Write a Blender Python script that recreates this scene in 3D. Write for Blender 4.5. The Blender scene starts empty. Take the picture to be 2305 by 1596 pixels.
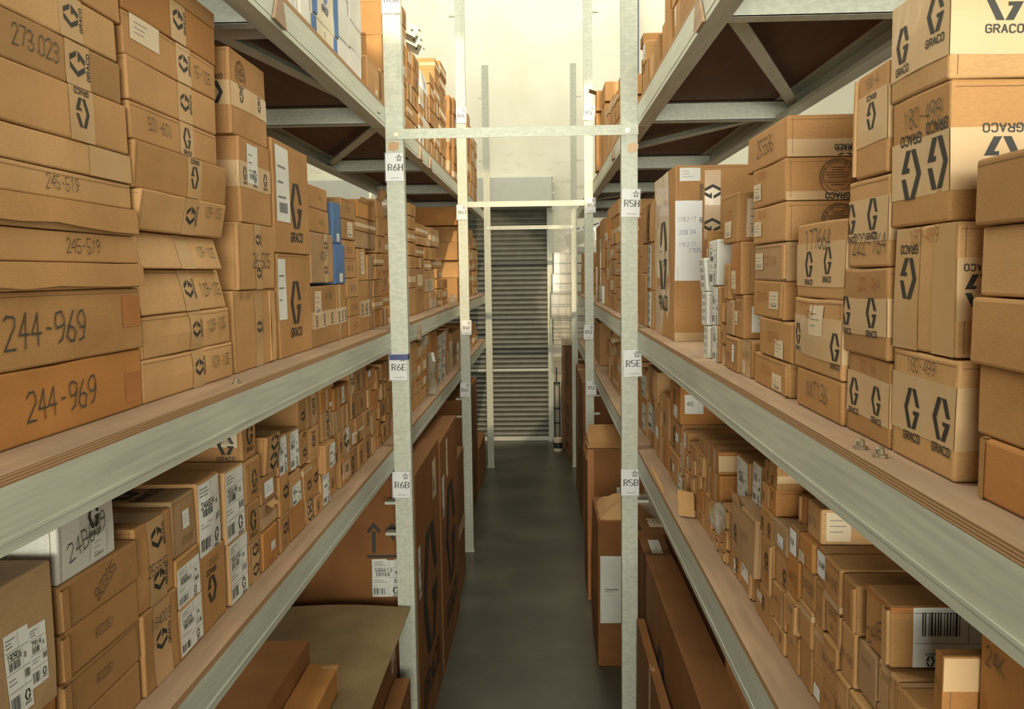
import bpy, math, random
from mathutils import Vector, Matrix, noise
random.seed(7)
SC = bpy.context.scene
COL = SC.collection

# ------------------------------------------------------------------ camera
F_PX, PITCH, YAW, ROLL, CAM_H = 1950.0625, -0.0936, 0.0355, -0.0138, 1.846
IMG_W, IMG_H = 2305, 1596
_cy, _sy = math.cos(YAW), math.sin(YAW)
_cp, _sp = math.cos(PITCH), math.sin(PITCH)
_cr, _sr = math.cos(ROLL), math.sin(ROLL)
_A = Vector((_cy, _sy, 0)); _U = Vector((_sp * _sy, -_sp * _cy, _cp)); FWD = Vector((-_cp * _sy, _cp * _cy, _sp))
RGT = _cr * _A + _sr * _U
UPV = -_sr * _A + _cr * _U
EYE = Vector((0, 0, CAM_H))
cam_data = bpy.data.cameras.new('camera')
cam = bpy.data.objects.new('camera', cam_data); COL.objects.link(cam)
m3 = Matrix((RGT, UPV, -FWD)).transposed()
cam.matrix_world = Matrix.Translation(EYE) @ m3.to_4x4()
cam_data.sensor_width = 36.0
cam_data.lens = F_PX / IMG_W * 36.0
cam_data.clip_start = 0.05
SC.camera = cam

# ------------------------------------------------------------------ world, lights, exposure
SC.view_settings.view_transform = 'Standard'
SC.view_settings.look = 'None'
SC.view_settings.gamma = 1.0
SC.view_settings.use_curve_mapping = False
SC.view_settings.exposure = 0.0
w = bpy.data.worlds.new('world'); SC.world = w; w.use_nodes = True
w.node_tree.nodes['Background'].inputs[0].default_value = (1.0, 0.95, 0.84, 1)
w.node_tree.nodes['Background'].inputs[1].default_value = 0.10

def area(name, loc, target, sx, sy, power, color):
    d = bpy.data.lights.new(name, 'AREA'); d.shape = 'RECTANGLE'; d.size = sx; d.size_y = sy
    d.energy = power; d.color = color
    o = bpy.data.objects.new(name, d); COL.objects.link(o); o.location = loc
    o.rotation_euler = (Vector(target) - Vector(loc)).to_track_quat('-Z', 'Y').to_euler()
    return o
SUN = (1.0, 0.985, 0.815)
area('skylight_lamp', (0.0, 8.0, 5.6), (0.0, 9.0, 2.6), 4.5, 1.6, 112, SUN)
area('rear_fill_lamp', (0.2, -3.6, 2.3), (0.0, 3.0, 3.15), 3.4, 1.8, 62, SUN).data.spread = math.radians(64)  # unseen soft source behind the camera, narrowed so its light weakens lower down
area('rear_fill_lamp', (0.2, -3.4, 1.7), (0.0, 3.0, 1.7), 3.4, 1.6, 170, SUN)  # added wide fill behind the camera, lifts the goods on the lower shelves
area('overhead_fill_lamp', (-1.9, 2.6, 5.2), (0.3, 2.6, 1.7), 0.7, 7.0, 290, SUN)  # added fill above the R6 rack, lights the R5 shelf faces
area('overhead_fill_lamp', (1.9, 2.6, 5.2), (-0.5, 2.6, 1.7), 0.7, 7.0, 215, SUN)  # added fill above the R5 rack, lights the R6 shelf faces
area('overhead_fill_lamp', (-.05, 2.6, 5.6), (-0.05, 2.6, 0.0), 0.8, 7.0, 70, SUN)  # added fill over the aisle, brightens the upper shelf beams
def spot(name, loc, target, power, ang, color):
    d = bpy.data.lights.new(name, 'SPOT'); d.energy = power; d.spot_size = math.radians(ang); d.spot_blend = 0.12
    d.shadow_soft_size = 0.03; d.color = color
    o = bpy.data.objects.new(name, d); COL.objects.link(o); o.location = loc
    o.rotation_euler = (Vector(target) - Vector(loc)).to_track_quat('-Z', 'Y').to_euler()
spot('sunbeam_lamp', (0.15, -1.5, 4.7), (-0.60, 5.55, 2.45), 2300, 14, (1.0, 0.80, 0.50))
spot('sunbeam_lamp', (0.15, -1.5, 4.7), (0.40, 5.75, 2.62), 2600, 6, (1.0, 0.80, 0.50))

# ------------------------------------------------------------------ pixel -> place helpers (reading positions off the photograph)
def ray(px, py):
    return FWD + RGT * ((px - IMG_W / 2) / F_PX) - UPV * ((py - IMG_H / 2) / F_PX)
def on_x(px, py, X):
    r = ray(px, py); return EYE + r * (X / r.x)
def on_y(px, py, Y):
    r = ray(px, py); return EYE + r * (Y / r.y)
def on_z(px, py, Z):
    r = ray(px, py); return EYE + r * ((Z - CAM_H) / r.z)

# ------------------------------------------------------------------ materials
def new_mat(name):
    m = bpy.data.materials.new(name); m.use_nodes = True
    nt = m.node_tree; b = nt.nodes['Principled BSDF']
    return m, nt, b
def N(nt, t, **kw):
    n = nt.nodes.new(t)
    for k, v in kw.items(): setattr(n, k, v)
    return n
def coords(nt, scale):
    tc = N(nt, 'ShaderNodeTexCoord'); mp = N(nt, 'ShaderNodeMapping')
    mp.inputs['Scale'].default_value = scale
    nt.links.new(tc.outputs['Object'], mp.inputs[0]); return mp.outputs[0]
def noise_node(nt, vec, scale, detail=3):
    n = N(nt, 'ShaderNodeTexNoise'); n.inputs['Scale'].default_value = scale; n.inputs['Detail'].default_value = detail
    nt.links.new(vec, n.inputs['Vector']); return n.outputs['Fac']
def ramp(nt, fac, stops):
    r = N(nt, 'ShaderNodeValToRGB'); e = r.color_ramp.elements
    while len(e) < len(stops): e.new(0.5)
    for i, (p, c) in enumerate(stops):
        e[i].position = p; e[i].color = (*c, 1)
    nt.links.new(fac, r.inputs[0]); return r.outputs[0]
def mixc(nt, fac, a, b, mode='MIX'):
    n = N(nt, 'ShaderNodeMix', data_type='RGBA', blend_type=mode)
    if isinstance(fac, (int, float)): n.inputs[0].default_value = fac
    else: nt.links.new(fac, n.inputs[0])
    for i, v in ((6, a), (7, b)):
        if isinstance(v, tuple): n.inputs[i].default_value = (*v, 1)
        else: nt.links.new(v, n.inputs[i])
    return n.outputs[2]
def sc(c, k): return tuple(x * k for x in c)

def cardboard(name, base, vary=0.22):
    m, nt, b = new_mat(name)
    oi = N(nt, 'ShaderNodeObjectInfo')
    c1 = ramp(nt, oi.outputs['Random'], [(0, sc(base, 1 - vary)), (0.35, (base[0], base[1] * 0.97, base[2] * 0.9)), (0.7, (base[0] * 1.03, base[1] * 1.0, base[2])), (1, (base[0] * (1 + vary * .6), base[1] * (1 + vary * .75), base[2] * (1 + vary)))])
    v = coords(nt, (1, 1, 1))
    blot = ramp(nt, noise_node(nt, v, 7.0, 4), [(0.25, (0.80, 0.77, 0.72)), (0.7, (1.08, 1.08, 1.08))])
    fib = ramp(nt, noise_node(nt, coords(nt, (60, 60, 260)), 3.0, 2), [(0.3, (0.90, 0.90, 0.90)), (0.7, (1.08, 1.08, 1.08))])
    c = mixc(nt, 1.0, c1, blot, 'MULTIPLY'); c = mixc(nt, 1.0, c, fib, 'MULTIPLY')
    nt.links.new(c, b.inputs['Base Color']); b.inputs['Roughness'].default_value = 0.72
    b.inputs['Specular IOR Level'].default_value = 0.3
    bp = N(nt, 'ShaderNodeBump'); bp.inputs['Strength'].default_value = 0.16; bp.inputs['Distance'].default_value = 0.004
    nt.links.new(noise_node(nt, v, 16.0, 4), bp.inputs['Height']); nt.links.new(bp.outputs[0], b.inputs['Normal'])
    return m
def plain(name, col, rough=0.6, metal=0.0, alpha=1.0, coat=0.0, vary=0.0, trans=0.0):
    m, nt, b = new_mat(name)
    if vary:
        f = noise_node(nt, coords(nt, (1, 1, 1)), 9.0, 4)
        nt.links.new(ramp(nt, f, [(0.3, sc(col, 1 - vary)), (0.7, sc(col, 1 + vary))]), b.inputs['Base Color'])
    else:
        b.inputs['Base Color'].default_value = (*col, 1)
    b.inputs['Roughness'].default_value = rough; b.inputs['Metallic'].default_value = metal
    b.inputs['Alpha'].default_value = alpha; b.inputs['Coat Weight'].default_value = coat
    b.inputs['Transmission Weight'].default_value = trans
    return m
M = {}
M['k'] = cardboard('kraft_cardboard', (0.385, 0.208, 0.081))
M['o'] = cardboard('aged_cardboard', (0.385, 0.175, 0.050), 0.15)
M['l'] = cardboard('pale_cardboard', (0.46, 0.272, 0.122), 0.12)
M['g'] = cardboard('greyish_cardboard', (0.34, 0.215, 0.108), 0.12)
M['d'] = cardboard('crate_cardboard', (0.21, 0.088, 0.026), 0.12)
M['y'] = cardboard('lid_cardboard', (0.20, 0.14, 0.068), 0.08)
M['w'] = cardboard('white_board', (0.62, 0.62, 0.58), 0.06)
M['c'] = cardboard('cream_board', (0.60, 0.56, 0.44), 0.05)
M['b'] = cardboard('blue_board', (0.075, 0.155, 0.34), 0.05)
M['B'] = plain('deep_blue', (0.02, 0.05, 0.22), 0.5)
M['ink'] = plain('black_print', (0.018, 0.017, 0.014), 0.6)
M['grey'] = plain('grey_print', (0.16, 0.155, 0.14), 0.7)
M['brownink'] = plain('brown_print', (0.10, 0.045, 0.015), 0.7)
M['seam'] = plain('flap_seam', (0.16, 0.075, 0.028), 0.8)
M['pen'] = plain('marker_ink', (0.045, 0.04, 0.03), 0.6)
M['orange'] = plain('orange_marker', (0.32, 0.095, 0.02), 0.6)
M['blue'] = plain('blue_pen', (0.08, 0.10, 0.30), 0.6)
M['tape'] = plain('packing_tape', (0.43, 0.262, 0.122), 0.30, coat=0.25, vary=0.08)
M['ltape'] = plain('printed_tape', (0.50, 0.335, 0.182), 0.32, coat=0.25, vary=0.06)
M['darktape'] = plain('brown_tape', (0.36, 0.14, 0.04), 0.35, coat=0.2, vary=0.1)
M['paper'] = plain('label_paper', (0.60, 0.60, 0.56), 0.55, vary=0.05)
M['tan'] = plain('tan_paper', (0.56, 0.45, 0.31), 0.6, vary=0.06)
M['card'] = plain('white_card', (0.66, 0.66, 0.68), 0.5)
M['sleeve'] = plain('plastic_sleeve', (0.9, 0.9, 0.9), 0.12, alpha=0.05)
M['bluetape'] = plain('blue_tape', (0.012, 0.03, 0.15), 0.4)
M['bolt'] = plain('bolt_steel', (0.45, 0.40, 0.30), 0.3, metal=0.9)
M['black'] = plain('black_paint', (0.015, 0.015, 0.015), 0.45)
M['plastic'] = plain('clear_plastic', (0.80, 0.80, 0.76), 0.10, alpha=0.30, coat=0.5)
M['plasticfog'] = plain('cloudy_plastic', (0.34, 0.32, 0.26), 0.15, alpha=0.42, coat=0.6, vary=0.3)
M['wire'] = plain('dull_wire', (0.13, 0.13, 0.11), 0.4, metal=0.6)

def steel(name, base):
    m, nt, b = new_mat(name)
    st = noise_node(nt, coords(nt, (30, 2.2, 60)), 2.0, 4)
    sp = noise_node(nt, coords(nt, (1, 1, 1)), 45.0, 2)
    c = ramp(nt, st, [(0.3, sc(base, 0.84)), (0.7, sc(base, 1.1))])
    c = mixc(nt, ramp(nt, sp, [(0.70, (0, 0, 0)), (0.80, (.5, .5, .5))]), c, sc(base, 0.75))
    nt.links.new(c, b.inputs['Base Color']); b.inputs['Roughness'].default_value = 0.42
    return m
M['steel'] = steel('painted_steel', (0.455, 0.47, 0.395))
def plywood():
    m, nt, b = new_mat('plywood_face')
    v = coords(nt, (14, 1.0, 14))
    g = noise_node(nt, v, 4.0, 5); s = noise_node(nt, coords(nt, (1, 1, 1)), 5.0, 4)
    c = ramp(nt, g, [(0.25, (0.27, 0.165, 0.095)), (0.55, (0.375, 0.24, 0.145)), (0.8, (0.44, 0.295, 0.19))])
    c = mixc(nt, ramp(nt, s, [(0.35, (0.55, 0.55, 0.55)), (0.62, (0, 0, 0))]), c, (0.24, 0.17, 0.112))
    nt.links.new(c, b.inputs['Base Color']); b.inputs['Roughness'].default_value = 0.75
    m2, nt, b = new_mat('plywood_edge')
    wv = N(nt, 'ShaderNodeTexWave', bands_direction='Z'); wv.inputs['Scale'].default_value = 95; wv.inputs['Distortion'].default_value = 0.6
    nt.links.new(coords(nt, (1, 1, 1)), wv.inputs['Vector'])
    nt.links.new(ramp(nt, wv.outputs['Fac'], [(0.2, (0.20, 0.105, 0.045)), (0.8, (0.42, 0.25, 0.12))]), b.inputs['Base Color']); b.inputs['Roughness'].default_value = 0.8
    m3, nt, b = new_mat('shaded_plywood_underside')  # reddish face, with the shade beneath the shelves darkened into its colour
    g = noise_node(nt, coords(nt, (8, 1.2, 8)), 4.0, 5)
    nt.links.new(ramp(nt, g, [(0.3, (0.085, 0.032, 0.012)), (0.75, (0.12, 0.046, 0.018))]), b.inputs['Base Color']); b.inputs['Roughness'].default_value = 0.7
    return m, m2, m3
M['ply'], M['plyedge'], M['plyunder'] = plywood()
def concrete():
    m, nt, b = new_mat('worn_concrete')
    v = coords(nt, (1, 1, 1))
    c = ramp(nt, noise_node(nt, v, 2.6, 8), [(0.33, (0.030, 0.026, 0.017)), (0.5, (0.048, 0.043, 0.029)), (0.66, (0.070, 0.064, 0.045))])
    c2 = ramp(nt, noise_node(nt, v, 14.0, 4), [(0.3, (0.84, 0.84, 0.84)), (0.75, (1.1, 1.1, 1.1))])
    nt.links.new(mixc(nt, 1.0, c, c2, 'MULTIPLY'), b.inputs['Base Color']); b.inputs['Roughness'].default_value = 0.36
    return m
M['floor'] = concrete()
def plaster():
    m, nt, b = new_mat('cream_plaster')
    tc = N(nt, 'ShaderNodeTexCoord'); sep = N(nt, 'ShaderNodeSeparateXYZ'); nt.links.new(tc.outputs['Object'], sep.inputs[0])
    v = coords(nt, (1, 1, 1))
    c = ramp(nt, noise_node(nt, v, 2.2, 6), [(0.3, (0.62, 0.59, 0.485)), (0.7, (0.70, 0.675, 0.57))])
    # damp stains round the head of the shutter
    mr = N(nt, 'ShaderNodeMapRange'); mr.inputs[1].default_value = 2.86; mr.inputs[2].default_value = 3.25; mr.inputs[3].default_value = 1.0; mr.inputs[4].default_value = 0.0
    nt.links.new(sep.outputs[2], mr.inputs[0])
    stn = ramp(nt, noise_node(nt, coords(nt, (2.0, 2.0, 4.0)), 3.5, 7), [(0.54, (0, 0, 0)), (0.70, (0.55, 0.55, 0.55))])
    mm = N(nt, 'ShaderNodeMath', operation='MULTIPLY'); nt.links.new(stn, mm.inputs[0]); nt.links.new(mr.outputs[0], mm.inputs[1])
    c = mixc(nt, mm.outputs[0], c, (0.40, 0.37, 0.27))
    # darker painted dado
    gt = N(nt, 'ShaderNodeMath', operation='LESS_THAN'); gt.inputs[1].default_value = 0.93; nt.links.new(sep.outputs[2], gt.inputs[0])
    c = mixc(nt, gt.outputs[0], c, (0.42, 0.385, 0.29))
    nt.links.new(c, b.inputs['Base Color']); b.inputs['Roughness'].default_value = 0.85
    return m
M['wall'] = plaster()
M['shutter'] = plain('shutter_paint', (0.105, 0.105, 0.085), 0.45, vary=0.14)
M['hood'] = plain('shutter_hood_paint', (0.47, 0.47, 0.42), 0.5, vary=0.04)
M['roof'] = plain('roof_sheet', (0.55, 0.53, 0.47), 0.7)

# ------------------------------------------------------------------ mesh builder and object helpers
class MB:
    def __init__(s): s.v = []; s.f = []; s.m = []; s.mats = []
    def mi(s, k):
        if k not in s.mats: s.mats.append(k)
        return s.mats.index(k)
    def face(s, pts, k):
        i = len(s.v); s.v += [tuple(p) for p in pts]; s.f.append(tuple(range(i, i + len(pts)))); s.m.append(s.mi(k))
    def box(s, x0, x1, y0, y1, z0, z1, k, kt=None, kb=None):
        i = len(s.v)
        s.v += [(x, y, z) for z in (z0, z1) for y in (y0, y1) for x in (x0, x1)]
        for q, mk in (((0, 2, 3, 1), kb or k), ((4, 5, 7, 6), kt or k), ((0, 1, 5, 4), k), ((2, 6, 7, 3), k), ((0, 4, 6, 2), k), ((1, 3, 7, 5), k)):
            s.f.append(tuple(i + t for t in q)); s.m.append(s.mi(mk))
    def prism(s, poly, axis, a0, a1, k):
        """poly: (p, q) pairs; axis 'x','y','z' is the extrusion direction."""
        def P(p, q, a):
            return (a, p, q) if axis == 'x' else ((p, a, q) if axis == 'y' else (p, q, a))
        n = len(poly); i = len(s.v)
        s.v += [P(p, q, a0) for p, q in poly] + [P(p, q, a1) for p, q in poly]
        mi = s.mi(k)
        for j in range(n):
            t = (j + 1) % n; s.f.append((i + j, i + t, i + n + t, i + n + j)); s.m.append(mi)
        s.f.append(tuple(i + n - 1 - j for j in range(n))); s.f.append(tuple(i + n + j for j in range(n))); s.m += [mi, mi]
    def bar(s, a, b, wdt, hgt, k, up=(0, 0, 1)):
        a, b = Vector(a), Vector(b); d = (b - a).normalized(); u = Vector(up)
        sd = d.cross(u).normalized() * (wdt / 2); u2 = sd.cross(d).normalized() * (hgt / 2)
        i = len(s.v)
        for p in (a, b):
            s.v += [tuple(p + sd * x + u2 * y) for x, y in ((-1, -1), (1, -1), (1, 1), (-1, 1))]
        mi = s.mi(k)
        for q in ((0, 1, 5, 4), (1, 2, 6, 5), (2, 3, 7, 6), (3, 0, 4, 7), (3, 2, 1, 0), (4, 5, 6, 7)):
            s.f.append(tuple(i + t for t in q)); s.m.append(mi)
    def tube(s, pts, r, k, n=8):
        i = len(s.v); pts = [Vector(p) for p in pts]; mi = s.mi(k)
        for j, p in enumerate(pts):
            d = (pts[min(j + 1, len(pts) - 1)] - pts[max(j - 1, 0)]).normalized()
            a = d.orthogonal().normalized() if j == 0 else (a - d * a.dot(d)).normalized()
            b = d.cross(a)
            s.v += [tuple(p + (a * math.cos(t) + b * math.sin(t)) * r) for t in [2 * math.pi * q / n for q in range(n)]]
        for j in range(len(pts) - 1):
            for q in range(n):
                t = (q + 1) % n; s.f.append((i + j * n + q, i + j * n + t, i + (j + 1) * n + t, i + (j + 1) * n + q)); s.m.append(mi)
        s.f.append(tuple(i + n - 1 - q for q in range(n))); s.f.append(tuple(i + (len(pts) - 1) * n + q for q in range(n))); s.m += [mi, mi]
    def lathe(s, prof, c, k, n=16):
        i = len(s.v); mi = s.mi(k)
        for r, z in prof:
            s.v += [(c[0] + r * math.cos(2 * math.pi * q / n), c[1] + r * math.sin(2 * math.pi * q / n), c[2] + z) for q in range(n)]
        for j in range(len(prof) - 1):
            for q in range(n):
                t = (q + 1) % n; s.f.append((i + j * n + q, i + j * n + t, i + (j + 1) * n + t, i + (j + 1) * n + q)); s.m.append(mi)
        s.f.append(tuple(i + n - 1 - q for q in range(n))); s.f.append(tuple(i + (len(prof) - 1) * n + q for q in range(n))); s.m += [mi, mi]
    def build(s, name, parent=None, smooth=False, loc=None, rz=0.0):
        me = bpy.data.meshes.new(name); me.from_pydata(s.v, [], s.f)
        for k in s.mats: me.materials.append(M[k])
        me.polygons.foreach_set('material_index', s.m)
        if smooth: me.polygons.foreach_set('use_smooth', [True] * len(s.f))
        me.update()
        o = bpy.data.objects.new(name, me); COL.objects.link(o)
        if parent: o.parent = parent
        if loc is not None: o.location = loc
        if rz: o.rotation_euler = (0, 0, rz)
        return o
def tag(o, label, cat, group=None):
    o['label'] = label; o['category'] = cat
    if group: o['group'] = group
    return o
def empty(name, loc, label, cat, group=None, rz=0):
    o = bpy.data.objects.new(name, None); COL.objects.link(o); o.location = loc; o.rotation_euler = (0, 0, rz)
    o.empty_display_size = 0.05
    return tag(o, label, cat, group)
def struct(o): o['kind'] = 'structure'; return o

# ------------------------------------------------------------------ lettering: stroke glyphs on a 4 x 6 grid
GLY = {'0': ['103041453616050110'], '1': ['152620'], '2': ['0516364544' + '0040'], '3': ['05163645443313', '334241301001'], '4': ['30360242'],
 '5': ['460603334241301001'], '6': ['3614020110304142331302'], '7': ['064620'], '8': ['13020110304142331304051636454433'], '9': ['1031434536160504133344'],
 '-': ['1333'], '.': ['2021'], 'A': ['002640', '1232'], 'B': ['000636454433', '0333424130', '3000'], 'C': ['4536160501103041'], 'D': ['000626444220', '2000'],
 'E': ['46060040', '0333'], 'F': ['460600', '0333'], 'G': ['45361605011030414323'], 'H': ['0006', '4046', '0343'], 'I': ['2026'], 'K': ['0006', '460340'],
 'L': ['060040'], 'M': ['0006234640'], 'N': ['00064046'], 'O': ['103041453616050110'], 'P': ['000636454433', '3303'], 'R': ['000636454433', '3303', '2340'],
 'S': ['453616050413334241301001'], 'T': ['0646', '2026'], 'U': ['060110304146'], 'V': ['062046'], 'W': ['0610233046'], 'X': ['0046', '0640'], 'Y': ['062346', '2320'], 'Z': ['06460040']}
def strokes(txt, gap=1.6, jit=0.0, rnd=None):
    """Polylines of a line of text, height 1, starting at x = 0; returns (lines, width)."""
    out = []; x = 0.0
    for ch in txt:
        if ch in GLY:
            j = [(rnd.uniform(-jit, jit), rnd.uniform(-jit, jit)) if jit else (0, 0) for _ in range(12)]
            tilt = rnd.uniform(-.12, .2) if jit else 0
            for s in GLY[ch]:
                pl = []
                for i in range(0, len(s), 2):
                    gx, gy = int(s[i]), int(s[i + 1]); a = j[(gx * 3 + gy) % 12]
                    pl.append(((x + gx + a[0] + tilt * gy * .5) / 6, (gy + a[1]) / 6))
                out.append(pl)
        x += (4 + gap) if ch not in ' .' else 3
    return out, (x - gap) / 6
def ribbons(lines, t, ext=0.5):
    """Quads (2-D) along the polylines with thickness t."""
    q = []
    for pl in lines:
        for (x0, y0), (x1, y1) in zip(pl, pl[1:]):
            dx, dy = x1 - x0, y1 - y0; L = math.hypot(dx, dy)
            if L < 1e-6: continue
            dx, dy = dx / L, dy / L; nx, ny = -dy * t / 2, dx * t / 2; ex, ey = dx * t * ext, dy * t * ext
            q.append([(x0 - ex - nx, y0 - ey - ny), (x1 + ex - nx, y1 + ey - ny), (x1 + ex + nx, y1 + ey + ny), (x0 - ex + nx, y0 - ey + ny)])
    return q
def serif_quads(txt):
    q = []; x = 0.0
    for ch in txt:
        for s in GLY[ch]:
            pts = [(int(s[i]) * (0.95 if ch != 'I' else 1), int(s[i + 1])) for i in range(0, len(s), 2)]
            for (x0, y0), (x1, y1) in zip(pts, pts[1:]):
                vert = abs(x1 - x0) < 0.3; t = 1.3 if vert else (1.05 if abs(y1 - y0) > 1.5 else 0.7)
                q += ribbons([[((x + x0) / 6, y0 / 6), ((x + x1) / 6, y1 / 6)]], t / 6, 0.15)
                if vert and ch.isalpha():
                    for y in (y0, y1):
                        if y in (0, 6): q += ribbons([[((x + x0 - 1.0) / 6, (y + (.15 if y == 0 else -.15)) / 6), ((x + x0 + 1.0) / 6, (y + (.15 if y == 0 else -.15)) / 6)]], .35 / 6, 0)
        x += (3.2 if ch == 'I' else 5.6)
    return q, (x - 1.6) / 6
# hexagonal G mark in a unit square (x right, y up)
GMARK = [[(0, .5), (.21, .5), (.49, 1), (.27, 1)], [(0, .5), (.27, 0), (.49, 0), (.21, .5)], [(.76, .56), (.97, .56), (.73, 1), (.51, 1)],
         [(.51, 0), (.73, 0), (.98, .45), (.77, .45)], [(.58, .35), (.74, .35), (.80, .45), (.58, .45)]]
def mark_quads(with_text=True):
    """The printed mark: centre at (0, 0), mark height 1."""
    q = [[((x - .5) * .92, y - .5) for x, y in p] for p in GMARK]
    if with_text:
        ls, wd = strokes('GRACO', 1.9); k = .92 / wd; hh = 0.19
        tq = ribbons(ls, 0.20, 0.3)
        q += [[(x * k - .46, y * hh - .5 - .11 - hh) for x, y in p] for p in tq]
    return q
MARK = mark_quads(); MARK_BARE = mark_quads(False)

# ------------------------------------------------------------------ cartons
def label_art(kind, txt, W, H, rnd):
    """Print on a paper label of W x H metres: list of (polygon, material)."""
    q = []
    def rect(x0, y0, x1, y1, k='grey'): q.append(([(x0 * W, y0 * H), (x1 * W, y0 * H), (x1 * W, y1 * H), (x0 * W, y1 * H)], k))
    def text(t, x, y, hh, k='ink', th=0.16, wmax=None):
        ls, wd = strokes(t); s = hh * H
        kx = s if not wmax else min(s, wmax * W / max(wd, .01))
        for p in ribbons(ls, th): q.append(([(x * W + a * kx, y * H + b * s) for a, b in p], k))
    def barcode(x0, y0, x1, y1, k='ink'):
        x = x0
        while x < x1 - .004:
            b = rnd.choice((.010, .016, .026)); rect(x, y0, min(x + b, x1), y1, k); x += b + rnd.choice((.012, .018, .03))
    if kind == 'A':
        lt = .006
        for y in (.78, .52, .30): rect(.02, y, .98, y + lt)
        rect(.55, .78, .56, .98); rect(.70, .30, .707, .78); rect(.52, .02, .527, .30)
        for i in range(3): rect(.06, .92 - i * .045, .06 + rnd.uniform(.2, .42), .935 - i * .045)
        if txt: text(txt, .10, .665, .085, wmax=.55)
        barcode(.14, .55, .58, .65)
        barcode(.74, .38, .95, .48); rect(.76, .62, .84, .69)
        for i in range(2): rect(.06, .44 - i * .05, .06 + rnd.uniform(.25, .5), .452 - i * .05)
        barcode(.05, .07, .44, .24)
        s = min(.20 * H, .30 * W)
        for p in MARK: q.append(([(.76 * W + a * s, .17 * H + b * s) for a, b in p], 'ink'))
    elif kind == 'B':
        for i in range(3): rect(.14, .72 - i * .2, .14 + rnd.uniform(.3, .68), .745 - i * .2)
        if rnd.random() < .6: barcode(.2, .12, .8, .26, 'grey')
    elif kind == 'N':
        for i, y in enumerate((.74, .58, .43)):
            text(rnd.choice(('24-05 17', 'KPB 17', '208 34', '118 2-17')), .14, y, .05, 'blue' if i else 'pen', .10, .62)
        text('1705', .5, .36, .045, 'blue', .10)
    elif kind == 'M':
        rect(.2, .5, .8, .515); rect(.2, .47, .6, .478)
    elif kind == 'L':
        for g in range(4):
            for i in range(3): rect(.16, .90 - g * .22 - i * .045, .16 + rnd.uniform(.45, .68), .918 - g * .22 - i * .045)
    elif kind == 'R':   # large barcode label seen upside down
        barcode(.10, .52, .56, .92)
        rect(.02, .40, .98, .408); rect(.62, .40, .627, .98)
        ls, wd = strokes('DESCRIPTION'); s = .055 * H
        for t, x, y in (('FLUID', .98, .34), ('FILTER', .98, .26), ('DESCRIPTION ID', .98, .13)):
            ls, wd = strokes(t)
            for p in ribbons(ls, .17): q.append(([(x * W - a * s * 1.3, y * H - b * s) for a, b in p], 'ink'))
        for p in MARK: q.append(([(.20 * W - a * .17 * H, .10 * H - b * .17 * H) for a, b in p if True], 'ink'))
    elif kind == 'W':   # hand-written slip
        text(txt, .12, .42, .2, 'pen', .14, .76)
    return q

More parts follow.
